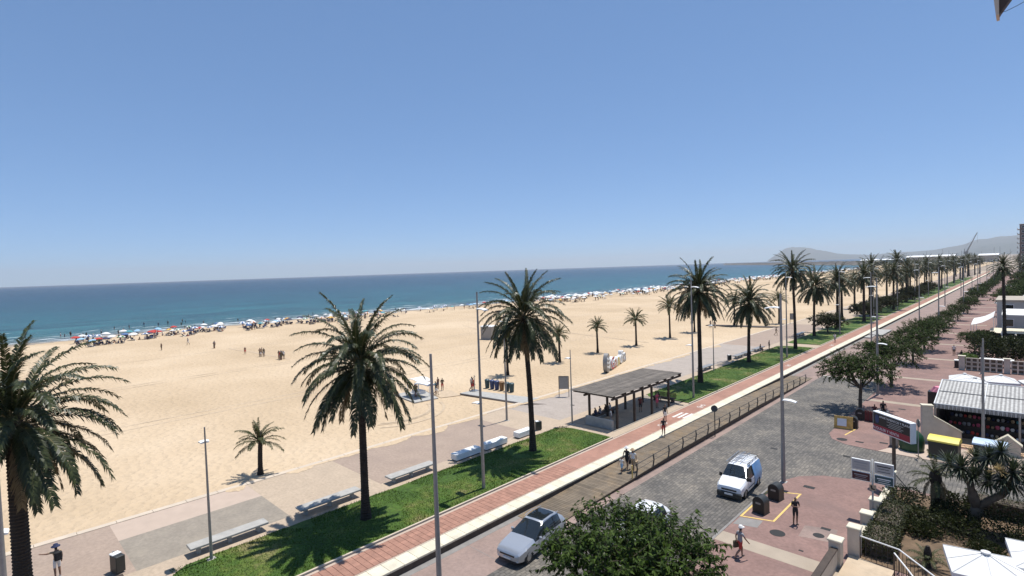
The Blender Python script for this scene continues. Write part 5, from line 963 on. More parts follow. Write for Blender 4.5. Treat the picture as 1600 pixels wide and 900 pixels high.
o = thing('drinks_cart', 'dark box with pink cloth on top beside the striped awning', 'cart', (-7.3, 71.4, RZ + .02)); m = MB(); m.cbox(-.55, .55, -.5, .5, 0, 1.5, .03); m.build('body', 'sign_black', o); m = MB(); m.add([(.7 * cos(t) * (1 + .15 * sin(3 * t)) + .3, .6 * sin(t), 1.5 + 0) for t in [pi / 6 * k for k in range(12)]] + [(.45 * cos(t) + .35, .4 * sin(t), 2.0 + .08 * sin(4 * t)) for t in [pi / 6 * k for k in range(12)]], [(k, (k + 1) % 12, 12 + (k + 1) % 12, 12 + k) for k in range(12)] + [tuple(range(12, 24))]); m.build('cloth', 'pink', o)
for i, (x, y, w, lab) in enumerate([(-5.0, 73.5, 2.6, 'white square parasol behind the striped awning, at its street end'), (-2.2, 74.6, 2.6, 'white square parasol behind the middle of the striped awning'), (.7, 74.6, 2.6, 'white square parasol behind the far end of the striped awning'), (-4.0, 70.8, 2.5, 'low white parasol right against the striped awning')]): parasol(lab, x, y, RZ, w, 2.75 if i < 3 else 2.9, rad(5 + 6 * i))
# openwork block wall
bw = thing('block_wall', 'beige openwork concrete block wall with cream piers', 'wall', (-6.8, 95.7, RZ))
for k in range(4): m = MB(); m.cbox(4.6 * k - .32, 4.6 * k + .32, -.25, .25, 0, 1.9, .02); p_ = m.build('pier', 'cream_wall', bw); m = MB(); m.cbox(4.6 * k - .42, 4.6 * k + .42, -.33, .33, 1.9, 2.0, .02); m.build('cap', 'white_stone', p_)
blk = MB()
for (x0, x1, z0, z1) in [(0, .6, 0, .08), (0, .6, .47, .55), (0, .08, .08, .47), (.52, .6, .08, .47)]: blk.box(x0, x1, -.1, .1, z0, z1)
blk.box(.08, .52, .02, .06, .08, .47, 1); bmh = blk.mesh('block', ['cream_wall', 'bark_pale'])
for k in range(3):
    for i in range(6):
        for j in range(3): link('block', bmh, bw, (4.6 * k + .42 + .63 * i, 0, .05 + .57 * j))
# terrace houses with awnings on the right
def house(label, x0, x1, y0, y1, floors, hf, wallm, roofm, balc=True, group=None):
    o = thing('house', label, 'building', ((x0 + x1) / 2, (y0 + y1) / 2, RZ), 0, group); a, b_ = (x1 - x0) / 2, (y1 - y0) / 2; H_ = floors * hf
    m = MB(); m.box(-a, a, -b_, b_, 0, H_); m.build('wall', wallm, o); m = MB(); m.cbox(-a - .25, a + .25, -b_ - .25, b_ + .25, H_, H_ + .3, .04); m.build('roof', roofm, o)
    for f in range(floors):
        z = f * hf
        for side in ('x', 'y'):
            n = max(1, int((2 * b_ if side == 'x' else 2 * a) / 3.2))
            for k in range(n):
                c = (-b_ if side == 'x' else -a) + (k + .5) * 2 * (b_ if side == 'x' else a) / n; m = MB(); fr = MB()
                if side == 'x': fr.box(-a - .05, -a + .02, c - .85, c + .85, z + .75, z + 2.35); m.box(-a - .07, -a - .052, c - .75, c + .75, z + .85, z + 2.25)
                else: fr.box(c - .85, c + .85, -b_ - .05, -b_ + .02, z + .75, z + 2.35); m.box(c - .75, c + .75, -b_ - .07, -b_ - .052, z + .85, z + 2.25)
                w = fr.build('window', 'white_paint', o); m.build('pane', 'glass_dark', w)
        if balc and f: m = MB(); m.box(-a - 1.3, -a - .08, -b_, b_, z - .1, z + .08); q = m.build('balcony', 'tower_white', o); m = MB(); m.box(-a - 1.3, -a - 1.24, -b_, b_, z + .08, z + 1.0); m.build('parapet', 'tower_white', q)
    return o
house('pale grey villa with flat beige roof behind the dark hedge', -5.0, 9, 150, 164, 2, 3.0, 'house_wall', 'roof_flat', False)
o = thing('terrace', 'raised villa terrace with glass parapet and white awning', 'terrace', (.9, 128, RZ)); m = MB(); m.box(-6.2, 6, -6, 10, 0, 1.5); m.build('wall', 'house_wall', o); m = MB(); m.cbox(-6.4, 6, -6.2, 10, 1.5, 1.66, .02); m.build('coping', 'white_stone', o)
for k in range(7): m = MB(); m.box(-6.2 + 1.75 * k, -6.1 + 1.75 * k, -6.1, -6.0, 1.66, 2.5); m.build('post', 'white_paint', o)
for k in range(6): m = MB(); m.box(-6.05 + 1.75 * k, -4.5 + 1.75 * k, -6.07, -6.04, 1.72, 2.45); m.build('pane', 'glass_dark', o)
m = MB(); m.extr([(1.0, 4.9), (6.5, 5.6), (6.5, 5.66), (1.0, 4.98)], 'x', -4.6, 6); m.build('awning', 'white_cloth', o)
for x in (-4.5, 0, 5): m = MB(); m.tube([(x, 1.1, 1.6), (x, 1.1, 4.95)], .05, 5); m.build('awning_post', 'white_paint', o)
o = thing('sail_shade', 'white sail canopy over cafe tables beyond the block wall', 'canopy', (-6.6, 140, RZ)); m = MB(); vs = []
for i in range(9):
    for j in range(5): u, v = i / 8, j / 4; vs.append((-1.5 + 3.2 * v, -7 + 14 * u, 2.6 + 1.6 * v + .5 * math.sin(pi * u) - .3 * math.sin(pi * v)))
m.add(vs, [(i * 5 + j, i * 5 + j + 1, i * 5 + j + 6, i * 5 + j + 5) for i in range(8) for j in range(4)]); m.build('canopy', 'white_cloth', o, smooth=True)
for y in (-7, 0, 7): m = MB(); m.tube([(-1.5, y, 0), (-1.5, y, 2.6)], .05, 5); m.tube([(1.7, y, 0), (1.7, y, 4.2)], .05, 5); m.build('post', 'white_paint', o)
o = thing('fan_palm', 'very tall thin-trunked fan palm standing before the villa terrace', 'palm tree', (-3.3, 129.0, RZ)); link('trunk', trunk_mesh(13.0, .27, .2, (-.2, 0), 8, ring=.5, n=8), o); c_ = link('crown', CM[1], o, (-.2, 0, 13.2), 0, .62)
fan = thing('fan_palm', 'second fan palm behind the very tall one among the gardens', 'palm tree', (1.6, 176, RZ)); link('trunk', trunk_mesh(13, .3, .22, (0, 0), 9, ring=.5, n=8), fan); link('crown', CM[2], fan, (0, 0, 13.2), 0, .8)
for i, (x, y, r, h) in enumerate([(-4.6, 104, 2.3, 4.2), (-2.2, 107, 2.2, 3.6), (1.0, 106, 2.6, 3.6), (4, 106, 2.6, 3.4), (-1.0, 112, 3, 3.2), (3.2, 113, 3, 3.2), (-4.2, 116, 1.8, 2.6), (-5.6, 122, 1.6, 2.8)]): shrub('garden_shrub', ['tall oleander-like shrub behind the block wall at its street end', 'dark shrub behind the block wall near the short lamp'][i] if i < 2 else 'dark shrub in the mass before the villa terrace', x, y, RZ, r, h, 'leaf_bush', 1500, .34, 60 + i, None if i < 2 else 'dark shrubs before the villa')
m = MB(); m.cbox(-5.2, -1.6, 99.6, 101.2, RZ + 1.0, RZ + 1.1, .02); m.box(-5, -4.9, 99.8, 101, RZ, RZ + 1); m.box(-1.9, -1.8, 99.8, 101, RZ, RZ + 1); tag(m.build('terrace_table', 'white_paint'), 'long white table behind the block wall', 'table')
tree('small_tree', 'small bare-stemmed tree with dark crown beside the sail canopy', 'tree', -6.4, 112, RZ, ST[1], 1, .62)
o = thing('litter_bin', 'square dark litter bin at the street end of the block wall', 'litter bin', (-7.2, 97.3, RZ)); m = MB(); m.cbox(-.5, .5, -.4, .4, 0, 1.0, .03); m.build('body', 'sign_black', o); m = MB(); m.cbox(-.56, .56, -.46, .46, 1.0, 1.12, .03); m.build('lid', 'white_paint', o)
tw = house('tall brown apartment tower with white balconies rising at the far right', -5.2, 16, 500, 520, 11, 3.2, 'tower_wall', 'tower_white')
for i in range(9): house('low pale building among the far gardens on the right', 3 + random.uniform(-4, 8), 20, 190 + 34 * i, 208 + 34 * i, 1 if i % 3 else 2, 3.0, 'house_wall', 'roof_flat' if i % 2 else 'tower_white', False, 'far low buildings on the right')
for i in range(5): parasol('white parasol of the far terraces on the right', -5.3 + random.uniform(-1, 4.5), 168 + 31 * i + random.uniform(-6, 6), RZ, 3.2, 2.6, random.random(), group='parasols of the far terraces')
# ---- harbour: breakwater, sheds, cranes
rnd = random.Random(3); m = MB(); n = 150; A_, B_ = Vector((-225, 1350)), Vector((-1500, 3650)); d_ = (B_ - A_).normalized(); nn = Vector((-d_.y, d_.x)); prof = [(-22, -2), (-15, 2.0), (-6, 8.0), (5, 9.0), (13, 3.0), (22, -2)]; vs = []
for i in range(n + 1):
    c = A_.lerp(B_, i / n)
    for a, z in prof: j = rnd.uniform(-1.6, 1.6); vs.append((c.x + nn.x * (a + j), c.y + nn.y * (a + j), z + rnd.uniform(-.7, .9)))
m.add(vs, [(i * 6 + j, i * 6 + j + 1, i * 6 + j + 7, i * 6 + j + 6) for i in range(n) for j in range(5)]); bk_ = m.build('breakwater', 'rock'); tag(bk_, 'long rocky harbour breakwater running out into the sea', 'breakwater')
o = thing('harbour_light', 'small light tower at the seaward end of the breakwater', 'lighthouse', (B_.x, B_.y, 4)); m = MB(); m.lathe([(3, 0), (2.2, 8), (2.8, 8.2), (2.8, 8.8), (1.5, 9), (1.5, 11), (.2, 12)], 10); m.build('tower', 'pole_grey', o)
def shed(label, x0, x1, y, h, d=60):
    o = thing('harbour_shed', label, 'shed', ((x0 + x1) / 2, y, 0)); a = (x1 - x0) / 2; m = MB(); m.box(-a, a, -d / 2, d / 2, -1, h); m.build('wall', 'pole_grey', o); m = MB(); m.extr([(-d / 2 - 1, h), (d / 2 + 1, h), (d / 2 + 1, h + .6), (0, h + 3.6), (-d / 2 - 1, h + .6)], 'x', -a - 1, a + 1); m.build('roof', 'white_paint', o)
    for k in range(6): m = MB(); c = -a + (k + .5) * 2 * a / 6; m.box(c - 3, c + 3, -d / 2 - .1, -d / 2 + .1, 0, 5); m.build('door', 'house_wall', o)
shed('long white-roofed harbour shed in the distance behind the palms', -186, -108, 1400, 13.2); shed('second white-roofed harbour shed nearer the road end', -72, -44, 1400, 12.5); shed('low grey harbour shed behind the beach end', -330, -240, 1720, 8)
def crane(label, x, y, hb, boom, tip, s=1.0):
    o = thing('harbour_crane', label, 'crane', (x, y, 0)); m = MB(); m.tube([(0, 0, 0), (0, 0, hb)], [2.2 * s, 1.5 * s], 6); m.build('tower', 'pole_grey', o); m = MB(); m.box(-4 * s, 3 * s, -2.5 * s, 2.5 * s, hb, hb + 5 * s); m.build('cab', 'pole_grey', o)
    for dx in (-.8, .8): m = MB(); m.tube([(dx * s, 0, hb + 3 * s), (boom + dx * .3, 0, tip)], [.7 * s, .4 * s], 4); m.build('boom', 'steel', o)
    m = MB(); m.tube([(-3 * s, 0, hb + 4 * s), (-3 * s, 0, hb + 11 * s)], .6 * s, 4); m.tube([(-3 * s, 0, hb + 11 * s), (boom, 0, tip)], .12 * s, 3); m.build('mast', 'pole_grey', o); m = MB(); m.tube([(boom, 0, tip), (boom, 0, tip - 22 * s)], .12, 3); m.build('cable', 'pole_dark', o)
crane('tall harbour crane with raised boom behind the far palms', -98.5, 1500, 17, 18, 62); crane('small harbour crane near the beach end of the breakwater', -268, 1600, 8, 6, 22, .6); crane('small harbour crane beside the breakwater root', -284, 1600, 6, -5, 18, .6)
for i in range(12): m = MB(); h = random.uniform(20, 30); m.tube([(0, 0, 0), (0, 0, h)], [.35, .2], 5); tag(m.build('harbour_mast', 'pole_grey', loc=(-180 + 14 * i + random.uniform(-5, 5), 1450 + random.uniform(-40, 60), 0)), 'thin mast rising over the harbour sheds', 'mast', 'masts over the harbour')
# awning corner of the balcony the picture is taken from
o = thing('awning_edge', 'corner of a brown fabric awning with a thin cord against the sky', 'awning', (-.06, 1.9, 16.12)); m = MB(); m.extr([(-.0045, -.001), (.0016, -.001), (.0002, .30), (-.034, .30)], 'y', 0, .05); m.build('front_bar', 'cream_wall', o)
m = MB(); m.extr([(.0018, .0), (.0056, .007), (.024, .034), (.21, .30), (.0006, .30)], 'y', .004, .03); m.build('fabric', 'wood_dark', o); m = MB(); m.tube([(.0045, .01, .006), (.008, .01, .007), (.014, .01, .006), (.034, .01, .012), (.12, .01, .045)], .0007, 4); m.build('cord', 'black', o)
# ================================================================== people
def rot2(p, a): return (p[0], p[1] * cos(a) - p[2] * sin(a), p[1] * sin(a) + p[2] * cos(a))
def skeleton(pose):
    """joints facing -Y ; returns verts (pos, radius), edges (a, b, region)"""
    V = []; E_l = []
    def j(p, r): V.append((Vector(p), r)); return len(V) - 1
    def e(a, b, reg): E_l.append((a, b, reg))
    sit = pose.startswith('sit'); hz = .50 if sit else .93; lean = {'walk': .04, 'stoop': .25, 'sit': .06}.get(pose, .0)
    pel = j((0, 0, hz), .135); wa = j((0, -lean * .3, hz + .16), .125); ch = j((0, -lean * .7, hz + .36), .145); nk = j((0, -lean - .01, hz + .55), .055); hd = j((0, -lean - .03, hz + .65), .083); tp = j((0, -lean - .025, hz + .755), .080)
    e(pel, wa, 'torso'); e(wa, ch, 'torso'); e(ch, nk, 'neck'); e(nk, hd, 'head'); e(hd, tp, 'hair'); ns_ = j((0, -lean - .115, hz + .66), .022); e(hd, ns_, 'head')
    for s in (-1, 1):
        sh_ = j((s * .175, -lean * .8, hz + .47), .062); e(ch, sh_, 'torso')
        if pose == 'walk': el = (s * .22, -.04 + s * .12, hz + .20); ha = (s * .22, -.14 + s * .20, hz - .02)
        elif pose == 'hold' : el = (s * .22, -.05, hz + .20); ha = (s * .10, -.26, hz + .26)
        elif pose == 'point' and s == 1: el = (.34, -.18, hz + .42); ha = (.46, -.38, hz + .42)
        elif sit: el = (s * .22, -.08, hz + .20); ha = (s * .14, -.30, hz + .12)
        elif pose == 'stoop': el = (s * .2, -.28, hz + .22); ha = (s * .16, -.42, hz + .02)
        else: el = (s * .225, .02, hz + .19); ha = (s * .23, -.05, hz - .05)
        a = j(el, .042); b = j(ha, .030); v = (Vector(ha) - Vector(el)).normalized(); h2 = j(Vector(ha) + v * .09, .036); f1 = j(Vector(ha) + v * .17, .018); th = j(Vector(ha) + v * .08 + Vector((-s * .05, -.03, 0)), .014)
        e(sh_, a, 'sleeve'); e(a, b, 'forearm'); e(b, h2, 'hand'); e(h2, f1, 'hand'); e(h2, th, 'hand')
        hp = j((s * .088, 0, hz - .05), .098); e(pel, hp, 'hip')
        if sit: kn = (s * .12, -.42, hz); an = (s * .12, -.42, .09)
        elif pose == 'walk': kn = (s * .09, -.06 - s * .14, .50); an = (s * .09, .06 - s * .26 + (.0 if s > 0 else .08), .09 if s > 0 else .14)
        elif pose == 'stride': kn = (s * .10, -.05 + s * .12, .50); an = (s * .10, s * .28, .10)
        else: kn = (s * .095, -.02, .50); an = (s * .10, .02, .09)
        k = j(kn, .062); c = j((Vector(kn) + Vector(an)) / 2 + Vector((0, .015, .05)), .055); an_ = j(an, .040); he = j((an[0], an[1] + .02, an[2] - .05), .04); to = j((an[0] + s * .02, an[1] - .17, an[2] - .055), .032)
        e(hp, k, 'thigh'); e(k, c, 'calf'); e(c, an_, 'calf'); e(an_, he, 'foot'); e(he, to, 'foot')
    return V, E_l
PCACHE = {}
def body_geo(pose):
    if pose in PCACHE: return PCACHE[pose]
    V, El = skeleton(pose); me = bpy.data.meshes.new('sk'); me.from_pydata([v for v, r in V], [(a, b) for a, b, _ in El], []); ob = bpy.data.objects.new('sk', me); COL.objects.link(ob)
    sk = ob.modifiers.new('s', 'SKIN'); sk.use_smooth_shade = True
    for i, (v, r) in enumerate(V): d = me.skin_vertices[0].data[i]; d.radius = (r, r * (.78 if i in (0, 1, 2) else 1)); d.use_root = i == 0
    sb_ = ob.modifiers.new('b', 'SUBSURF'); sb_.levels = 1; sb_.render_levels = 1
    dg = bpy.context.evaluated_depsgraph_get(); out = bpy.data.meshes.new_from_object(ob.evaluated_get(dg)); bpy.data.objects.remove(ob)
    reg = []
    for p in out.polygons:
        c = p.center; best = None
        for a, b, rg in El:
            A, B = V[a][0], V[b][0]; ab = B - A; t = max(0, min(1, (c - A).dot(ab) / max(1e-9, ab.dot(ab)))); d = (c - A - ab * t).length - (V[a][1] * (1 - t) + V[b][1] * t)
            if best is None or d < best[0]: best = (d, rg, t)
        rg = best[1]
        if rg == 'head' and (c.y > V[4][0].y + .02 or c.z > V[4][0].z + .075): rg = 'hair'
        if rg == 'hair' and c.y < V[4][0].y - .045 and c.z < V[4][0].z + .085: rg = 'head'
        if rg == 'torso' and c.z < V[0][0].z + .03: rg = 'hip'
        if rg == 'sleeve' and best[2] > .62: rg = 'forearm'
        if rg == 'thigh' and best[2] > .80: rg = 'calf'
        reg.append(rg)
    bpy.data.meshes.remove(me); PCACHE[pose] = (out, reg, V); return PCACHE[pose]
OUT = {}
def person_mesh(pose, top, bottom, hair='hair', shoe='shoe', legs='skin', sleeves=None, chest=None):
    key = (pose, top, bottom, hair, shoe, legs, sleeves)
    if key in OUT: return OUT[key]
    me, reg, V = body_geo(pose); me = me.copy(); me.name = 'person'; me.materials.clear(); slots = ['skin', top, bottom, hair, shoe, legs, sleeves or top]
    for s in slots: me.materials.append(M[s])
    mp = dict(torso=1, neck=0, head=0, hair=3, sleeve=6, forearm=0, hand=0, hip=2, thigh=2, calf=5, foot=4)
    me.polygons.foreach_set('material_index', [mp[r] for r in reg]); me.polygons.foreach_set('use_smooth', [True] * len(reg)); me.update(); OUT[key] = me; return me
def person(label, x, y, z, rz, pose='stand', top='c_grey', bottom='c_black', sc=1.0, group=None, hat=None, bag=None, **kw):
    o = link('person', person_mesh(pose, top, bottom, **kw), None, (x, y, z), rz, sc); tag(o, label, 'person', group); V = PCACHE[pose][2]; hd = V[4][0]
    if hat:
        m = MB(); c = hd + Vector((0, 0, .07)); m.lathe([(.20 if hat != 'c_white_cap' else .12, c.z - .01), (.19 if hat != 'c_white_cap' else .115, c.z + .02), (.105, c.z + .03), (.10, c.z + .12), (.03, c.z + .15)], 12, c.x, c.y)
        if hat == 'c_white_cap': m.box(c.x - .07, c.x + .07, c.y - .22, c.y - .08, c.z, c.z + .02)
        m.build('hat', 'c_white' if hat == 'c_white_cap' else hat, o, smooth=True)
    if bag == 'backpack': hz = V[0][0].z; m = MB(); m.cbox(-.16, .16, .12, .30, hz + .05, hz + .50, .05); m.build('backpack', 'c_black', o)
    elif bag: hz = V[0][0].z; m = MB(); m.cbox(.20, .34, -.22, .2, hz - .45, hz - .08, .03); m.tube([(.27, -.12, hz - .1), (.27, -.05, hz + .02), (.27, .1, hz - .1)], .012, 4); m.build('beach_bag', bag, o)
    return o
FC = rad(160)   # roughly towards the camera side
person('man in red shorts and white cap walking on the beige paving band', -11.19, 28.35, RZ + .025, rad(150), 'walk', 'c_grey', 'c_red', 1.0, hat='c_white_cap', bag='c_olive')
person('man in dark clothes looking at something in his hands near the manhole', -10.15, 34.2, RZ + .02, rad(40), 'hold', 'c_black', 'c_black')
person('person with wide white hat and dark towel on the boardwalk', -22.3, 34.9, deck_z(34.9), rad(10), 'walk', 'c_black', 'c_black', 1.0, hat='c_white', bag='c_black')
person('person in white shirt and hat carrying a straw bag on the boardwalk', -21.7, 34.8, deck_z(34.8), rad(15), 'walk', 'c_white', 'c_tan', 1.0, hat='c_tan', bag='c_tan')
person('child in pale clothes walking with two adults on the boardwalk', -22.2, 34.0, deck_z(34.0), rad(0), 'walk', 'c_white', 'c_sky', .72)
person('person in dark top and red shorts stepping on the white coping', -23.75, 43.3, .03, rad(30), 'walk', 'c_black', 'c_red', .98)
person('person in dark top and white shorts crossing the cycle path by the zebra', -25.9, 47.6, .006, rad(60), 'stand', 'c_black', 'c_white', 1.0)
person('person with dark cap and backpack pointing on the promenade', -36.9, 2.6, 0, rad(-75), 'point', 'c_tan', 'c_white', 1.02, hat='c_navy', bag='backpack', shoe='c_white')
for i, (x, y, rz, po, t, b_, lab) in enumerate([(-31.5, 43.8, -90, 'sit', 'c_navy', 'c_black', 'seated person in navy near the pergola end wall'), (-31.5, 44.6, -90, 'sit', 'c_grey', 'c_navy', 'seated person in grey on the pergola bench'), (-31.5, 45.6, -90, 'sit', 'c_black', 'c_olive', 'seated person in black on the pergola bench'), (-31.5, 46.4, -80, 'sit', 'c_white', 'c_black', 'seated person in white on the pergola bench'), (-29.3, 43.2, 120, 'stand', 'c_white', 'c_grey', 'person in white standing behind the pergola end wall'), (-29.5, 49.0, 40, 'stand', 'c_maroon', 'c_black', 'person in maroon standing under the pergola'), (-29.0, 51.6, 70, 'hold', 'c_pink', 'c_pink', 'person in a crimson dress standing under the pergola'), (-30.0, 53.6, 180, 'sit', 'c_black', 'c_grey', 'person in black seated on the slatted bench under the pergola')]):
    person(lab, x, y, .012, rad(rz), po, t, b_)
person('walker in a white shirt on the cycle path far beyond the pergola', -26, 112, .006, 0, 'walk', 'c_white', 'c_grey'); person('walker in dark clothes on the far promenade', -37.9, 117, 0, 2, 'walk', 'c_olive', 'c_tan')
person('person in black seated at the end of the far slab bench', -33.5, 95.2, .0, rad(90), 'sit', 'c_black', 'c_navy'); person('person in dark top standing by the far slab bench', -32.6, 97.0, .05, rad(90), 'stand', 'c_black', 'c_black')
person('person in a white shirt strolling on the plaza opposite the block wall', -8.7, 109, RZ + .02, 0, 'stand', 'c_white', 'c_black'); person('person in black beside the block wall corner', -7.4, 103.6, RZ + .02, 1, 'stand', 'c_black', 'c_navy')
person('dark-haired person sitting under the street tree behind the billboard', -10.7, 64.2, RZ + .02, rad(20), 'sit', 'c_black', 'c_black', 1.15); person('person in maroon seated beside the waste containers', -11.2, 63.0, RZ + .02, rad(10), 'sit', 'c_maroon', 'c_black')
m = MB(); m.cbox(-11.6, -10.2, 63.4, 64.5, RZ + .02, RZ + .46, .03); tag(m.build('stone_seat', 'concrete'), 'low stone seat under the street tree', 'bench')
rnd = random.Random(77); tops = ['c_white', 'c_black', 'c_navy', 'c_grey', 'c_red', 'c_tan', 'c_blue', 'c_olive', 'skin', 'c_black', 'c_grey', 'c_teal']; bots = ['c_black', 'c_navy', 'c_blue', 'c_red', 'c_grey', 'c_olive', 'c_white']
nice = lambda c: dict(c_white='white', c_black='black', c_navy='navy', c_grey='grey', c_red='red', c_tan='tan', c_blue='blue', c_olive='olive', skin='no', c_pink='pink', c_teal='teal', c_orange='orange', c_sky='pale blue', c_yellow='yellow', c_green='green').get(c, 'plain')
for i, (x, y, g_, k) in enumerate([(-133.4, 38.7, 'trio of people walking on the open sand', 3), (-115.7, 39.2, '', 1), (-109.5, 40.2, 'people crossing the open sand', 4), (-102.8, 41.2, 'group gathered on the open sand', 8), (-55.6, 38.9, 'people by the lifeguard canopy', 3), (-56.1, 43.0, 'pair standing beyond the lifeguard canopy', 2), (-53.4, 40.8, 'people stepping off the beach platform', 2), (-51.8, 44.9, 'people at the foot shower', 3), (-56.6, 126.2, 'people on the sand by the far walkway', 2), (-53.5, 124.8, 'pair playing on the far sand', 2), (-146, 36.6, '', 1), (-141, 30, '', 1)]):
    for q in range(k):
        px, py = x + (rnd.uniform(-.9, .9) if k < 5 else rnd.uniform(-1.6, 1.6)) * (k > 1), y + rnd.uniform(-.5, .5) * (k > 1); t, b_ = rnd.choice(tops), rnd.choice(bots); po = rnd.choice(['stand', 'walk', 'walk', 'hold'])
        person('person with %s top and %s bottoms %s' % (nice(t), nice(b_), {0: 'in the small trio on open sand', 1: 'alone on the open sand', 2: 'in the loose line on open sand', 3: 'in the big group on open sand', 4: 'under the white lifeguard canopy', 5: 'just beyond the lifeguard canopy', 6: 'on the edge of the beach platform', 7: 'at the foot shower by the beach bins', 8: 'by the far beach walkway', 9: 'playing on the far sand', 10: 'walking up from the umbrellas', 11: 'in front of the umbrellas'}[i]), px, py, max(beach_z(px, py), .05 if i in (4, 6, 7) else -9), rnd.uniform(0, 6.28), po, t, b_, rnd.uniform(.92, 1.05), 'people on the beach')
# ---- beach umbrellas, loungers and bathers
def umbrella_src(cols, key):
    o = thing('beach_umbrella', 'x', 'umbrella', (0, 0, -50)); mb = MB(); n = 10; R_ = 1.15
    for k in range(n):
        a, b_ = 2 * pi * k / n, 2 * pi * (k + 1) / n; mi = k % len(cols); t = (0, 0, 2.32); p1 = (R_ * .55 * cos(a), R_ * .55 * sin(a), 2.16); p2 = (R_ * .55 * cos(b_), R_ * .55 * sin(b_), 2.16); q1 = (R_ * cos(a), R_ * sin(a), 1.84); q2 = (R_ * cos(b_), R_ * sin(b_), 1.84); mb.add([t, p1, p2, q1, q2, (q1[0], q1[1], 1.70), (q2[0], q2[1], 1.70)], [(0, 1, 2), (1, 3, 4, 2), (3, 5, 6, 4)], mi)
    mb.build('canopy', cols, o); m = MB(); m.tube([(0, 0, -.2), (0, 0, 2.4)], .03, 6); m.build('pole', 'white_paint', o); return o
UC = [(['c_white'], 'white'), (['c_white', 'c_blue'], 'blue and white striped'), (['c_blue'], 'blue'), (['c_sky'], 'pale blue'), (['c_red'], 'red'), (['c_teal'], 'turquoise'), (['c_yellow', 'c_orange'], 'yellow and orange'), (['c_green', 'c_white'], 'green and white'), (['c_navy'], 'navy'), (['c_orange', 'c_white'], 'orange and white')]
USRC = [umbrella_src(c, k) for c, k in UC]; used = [False] * len(UC)
def put_umb(ci, x, y, zone):
    o = USRC[ci] if not used[ci] else copy_tree(USRC[ci]); used[ci] = True
    place(o, (x, y, beach_z(x, y) - .05), rnd.uniform(0, 6), '%s beach umbrella %s' % (UC[ci][1], zone)); o.rotation_euler.x = rnd.uniform(-.14, .14); o.rotation_euler.y = rnd.uniform(-.14, .14); o['group'] = 'beach umbrellas by the water'; s = rnd.uniform(.72, .95); o.scale = (s, s, s)
# lounger / towel pile source
def lounger_src():
    o = thing('beach_chair', 'x', 'beach chair', (0, 0, -50)); m = MB(); m.add([(-.3, -.5, .3), (.3, -.5, .3), (.3, .3, .26), (-.3, .3, .26), (.3, .75, .85), (-.3, .75, .85)], [(0, 1, 2, 3), (3, 2, 4, 5)]); m.build('seat', 'c_navy', o)
    for x in (-.3, .3): m = MB(); m.tube([(x, -.5, 0), (x, .1, .28), (x, .75, .85)], .02, 4); m.tube([(x, .5, 0), (x, -.3, .3)], .02, 4); m.build('frame', 'steel', o)
    return o
LS = lounger_src(); lu = [False]
def put_chair(x, y, zone):
    o = LS if not lu[0] else copy_tree(LS); lu[0] = True; place(o, (x, y, beach_z(x, y)), rnd.uniform(0, 6), 'folding beach chair ' + zone); o['group'] = 'beach chairs among the umbrellas'
def put_bather(x, y, z, zone, grp, poses=('stand', 'walk', 'sit')):
    t, b_ = rnd.choice(['skin', 'c_black', 'c_black', 'c_olive', 'c_navy', 'c_white']), rnd.choice(['c_black', 'c_navy', 'c_red', 'c_blue'])
    po = rnd.choice(poses); person('%s %s' % ({'sit': 'seated sunbather', 'stand': 'standing bather', 'walk': 'walking bather'}[po], zone), x, y, z - (.35 if po == 'sit' else 0), rnd.uniform(0, 6.28), po, t, b_, 1.0, grp)
Z1, Z2, Z3 = 'in the colourful crowd near the waterline', 'in the sparse stretch by the waterline', 'in the far dense crowd along the shore'
W_A = [8, 3, 2, 3, 1.5, 1.2, .6, 1.2, 2.2, 1.2]; W_B = [16, 3, 1, 2, 1, .6, .5, .6, .4, .5]
for i in range(92):
    y = 18 + 92 * i / 92 + rnd.uniform(-1.2, 1.2); s = shore(y); x = s + 11 + rnd.random() ** 1.2 * 24; put_umb(rnd.choices(range(10), W_A)[0], x, y, Z1)
    for q in range(2): put_chair(x + rnd.uniform(-.5, 1.5), y + rnd.uniform(-1, 1), Z1)
    
    for q in range(2 if i % 3 else 1): px, py = x + rnd.uniform(-1.2, 1.8), y + rnd.uniform(-1.3, 1.3); put_bather(px, py, beach_z(px, py), 'among the colourful umbrellas', 'bathers by the water', ('sit', 'sit', 'stand'))
for i in range(22):
    y = 112 + 2.6 * i; s = shore(y); x = s + 11 + rnd.random() * 14; put_umb(rnd.choices(range(10), W_A)[0], x, y, Z2); px = x + 1.2; put_bather(px, y, beach_z(px, y), 'on the sparse stretch of shore', 'bathers by the water', ('sit', 'sit', 'stand'))
for i in range(180):
    y = 166 + 400 * (i / 180) ** 1.25 + rnd.uniform(-2, 2); s = shore(y); x = s + 8 + rnd.random() * 34; put_umb(rnd.choices(range(10), W_B)[0], x, y, Z3)
    if i % 4 == 0: px, py = x + rnd.uniform(-1.5, 1.8), y + rnd.uniform(-1.5, 1.5); put_bather(px, py, beach_z(px, py), 'in the far dense crowd', 'bathers by the water', ('sit', 'stand', 'walk'))
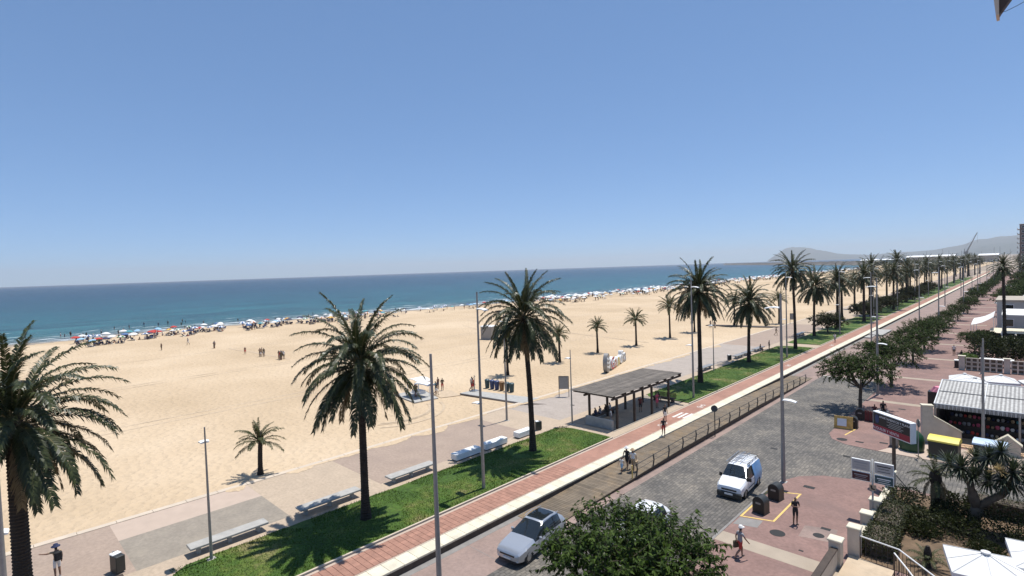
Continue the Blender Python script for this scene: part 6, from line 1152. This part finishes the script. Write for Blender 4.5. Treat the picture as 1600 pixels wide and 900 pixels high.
# the rest of the far crowd reads as one mass
mb = MB(); zs = 0
for i in range(420):
    y = 190 + 800 * rnd.random() ** 1.4; x = shore(y) + 7 + rnd.random() * 34; z = beach_z(x, y); c = rnd.choices([0, 1, 2, 3], [10, 1.4, 1.4, 1.6])[0]; r_ = rnd.uniform(.95, 1.3)
    for k in range(8): a, b_ = pi / 4 * k, pi / 4 * (k + 1); mb.add([(x, y, z + 2.3), (x + r_ * cos(a), y + r_ * sin(a), z + 1.8), (x + r_ * cos(b_), y + r_ * sin(b_), z + 1.8)], [(0, 1, 2)], c)
    mb.tube([(x, y, z), (x, y, z + 2.2)], .03, 3, 0)
    for k in range(2): px, py = x + rnd.uniform(-1.5, 1.5), y + rnd.uniform(-1.5, 1.5); hh = rnd.choice([.9, 1.7]); mb.tube([(px, py, z), (px, py, z + hh * .5), (px, py, z + hh * .8), (px, py, z + hh)], [.12, .2, .2, .09], 5, 4 if k else 5)
tag(mb.build('far_beach_crowd', ['c_white', 'c_sky', 'c_red', 'c_navy', 'c_black', 'skin'], fix=False), 'dense mass of distant umbrellas and bathers along the far shore', 'beach crowd', kind='stuff')
for i in range(46):   # bathers in the shallows
    y = rnd.choice([rnd.uniform(12, 110), rnd.uniform(20, 60), rnd.uniform(110, 420)]); x = shore(y) - rnd.random() ** 1.5 * 34 - 1; put_bather(x, y, -.62 - rnd.uniform(.2, 1.0), 'wading in the shallow sea', 'bathers in the sea', ('stand', 'walk'))
# ---- summer air: even haze over land and sea
m = MB(); m.box(-19950, 19950, -9500, 19900, -6.5, 420); hz_ = m.build('haze', []) if False else None
hm = bpy.data.materials.new('haze'); hm.use_nodes = True; N = hm.node_tree.nodes; N.remove(N['Principled BSDF']); pv = N.new('ShaderNodeVolumePrincipled'); pv.inputs['Color'].default_value = (.96, .98, 1.0, 1); pv.inputs['Density'].default_value = HAZE_D; pv.inputs['Anisotropy'].default_value = .2; hm.node_tree.links.new(pv.outputs[0], N['Material Output'].inputs['Volume']); M['haze'] = hm
if HAZE_D > 0: tag(m.build('haze', 'haze'), 'pale summer haze over sea and land', 'haze', kind='stuff')
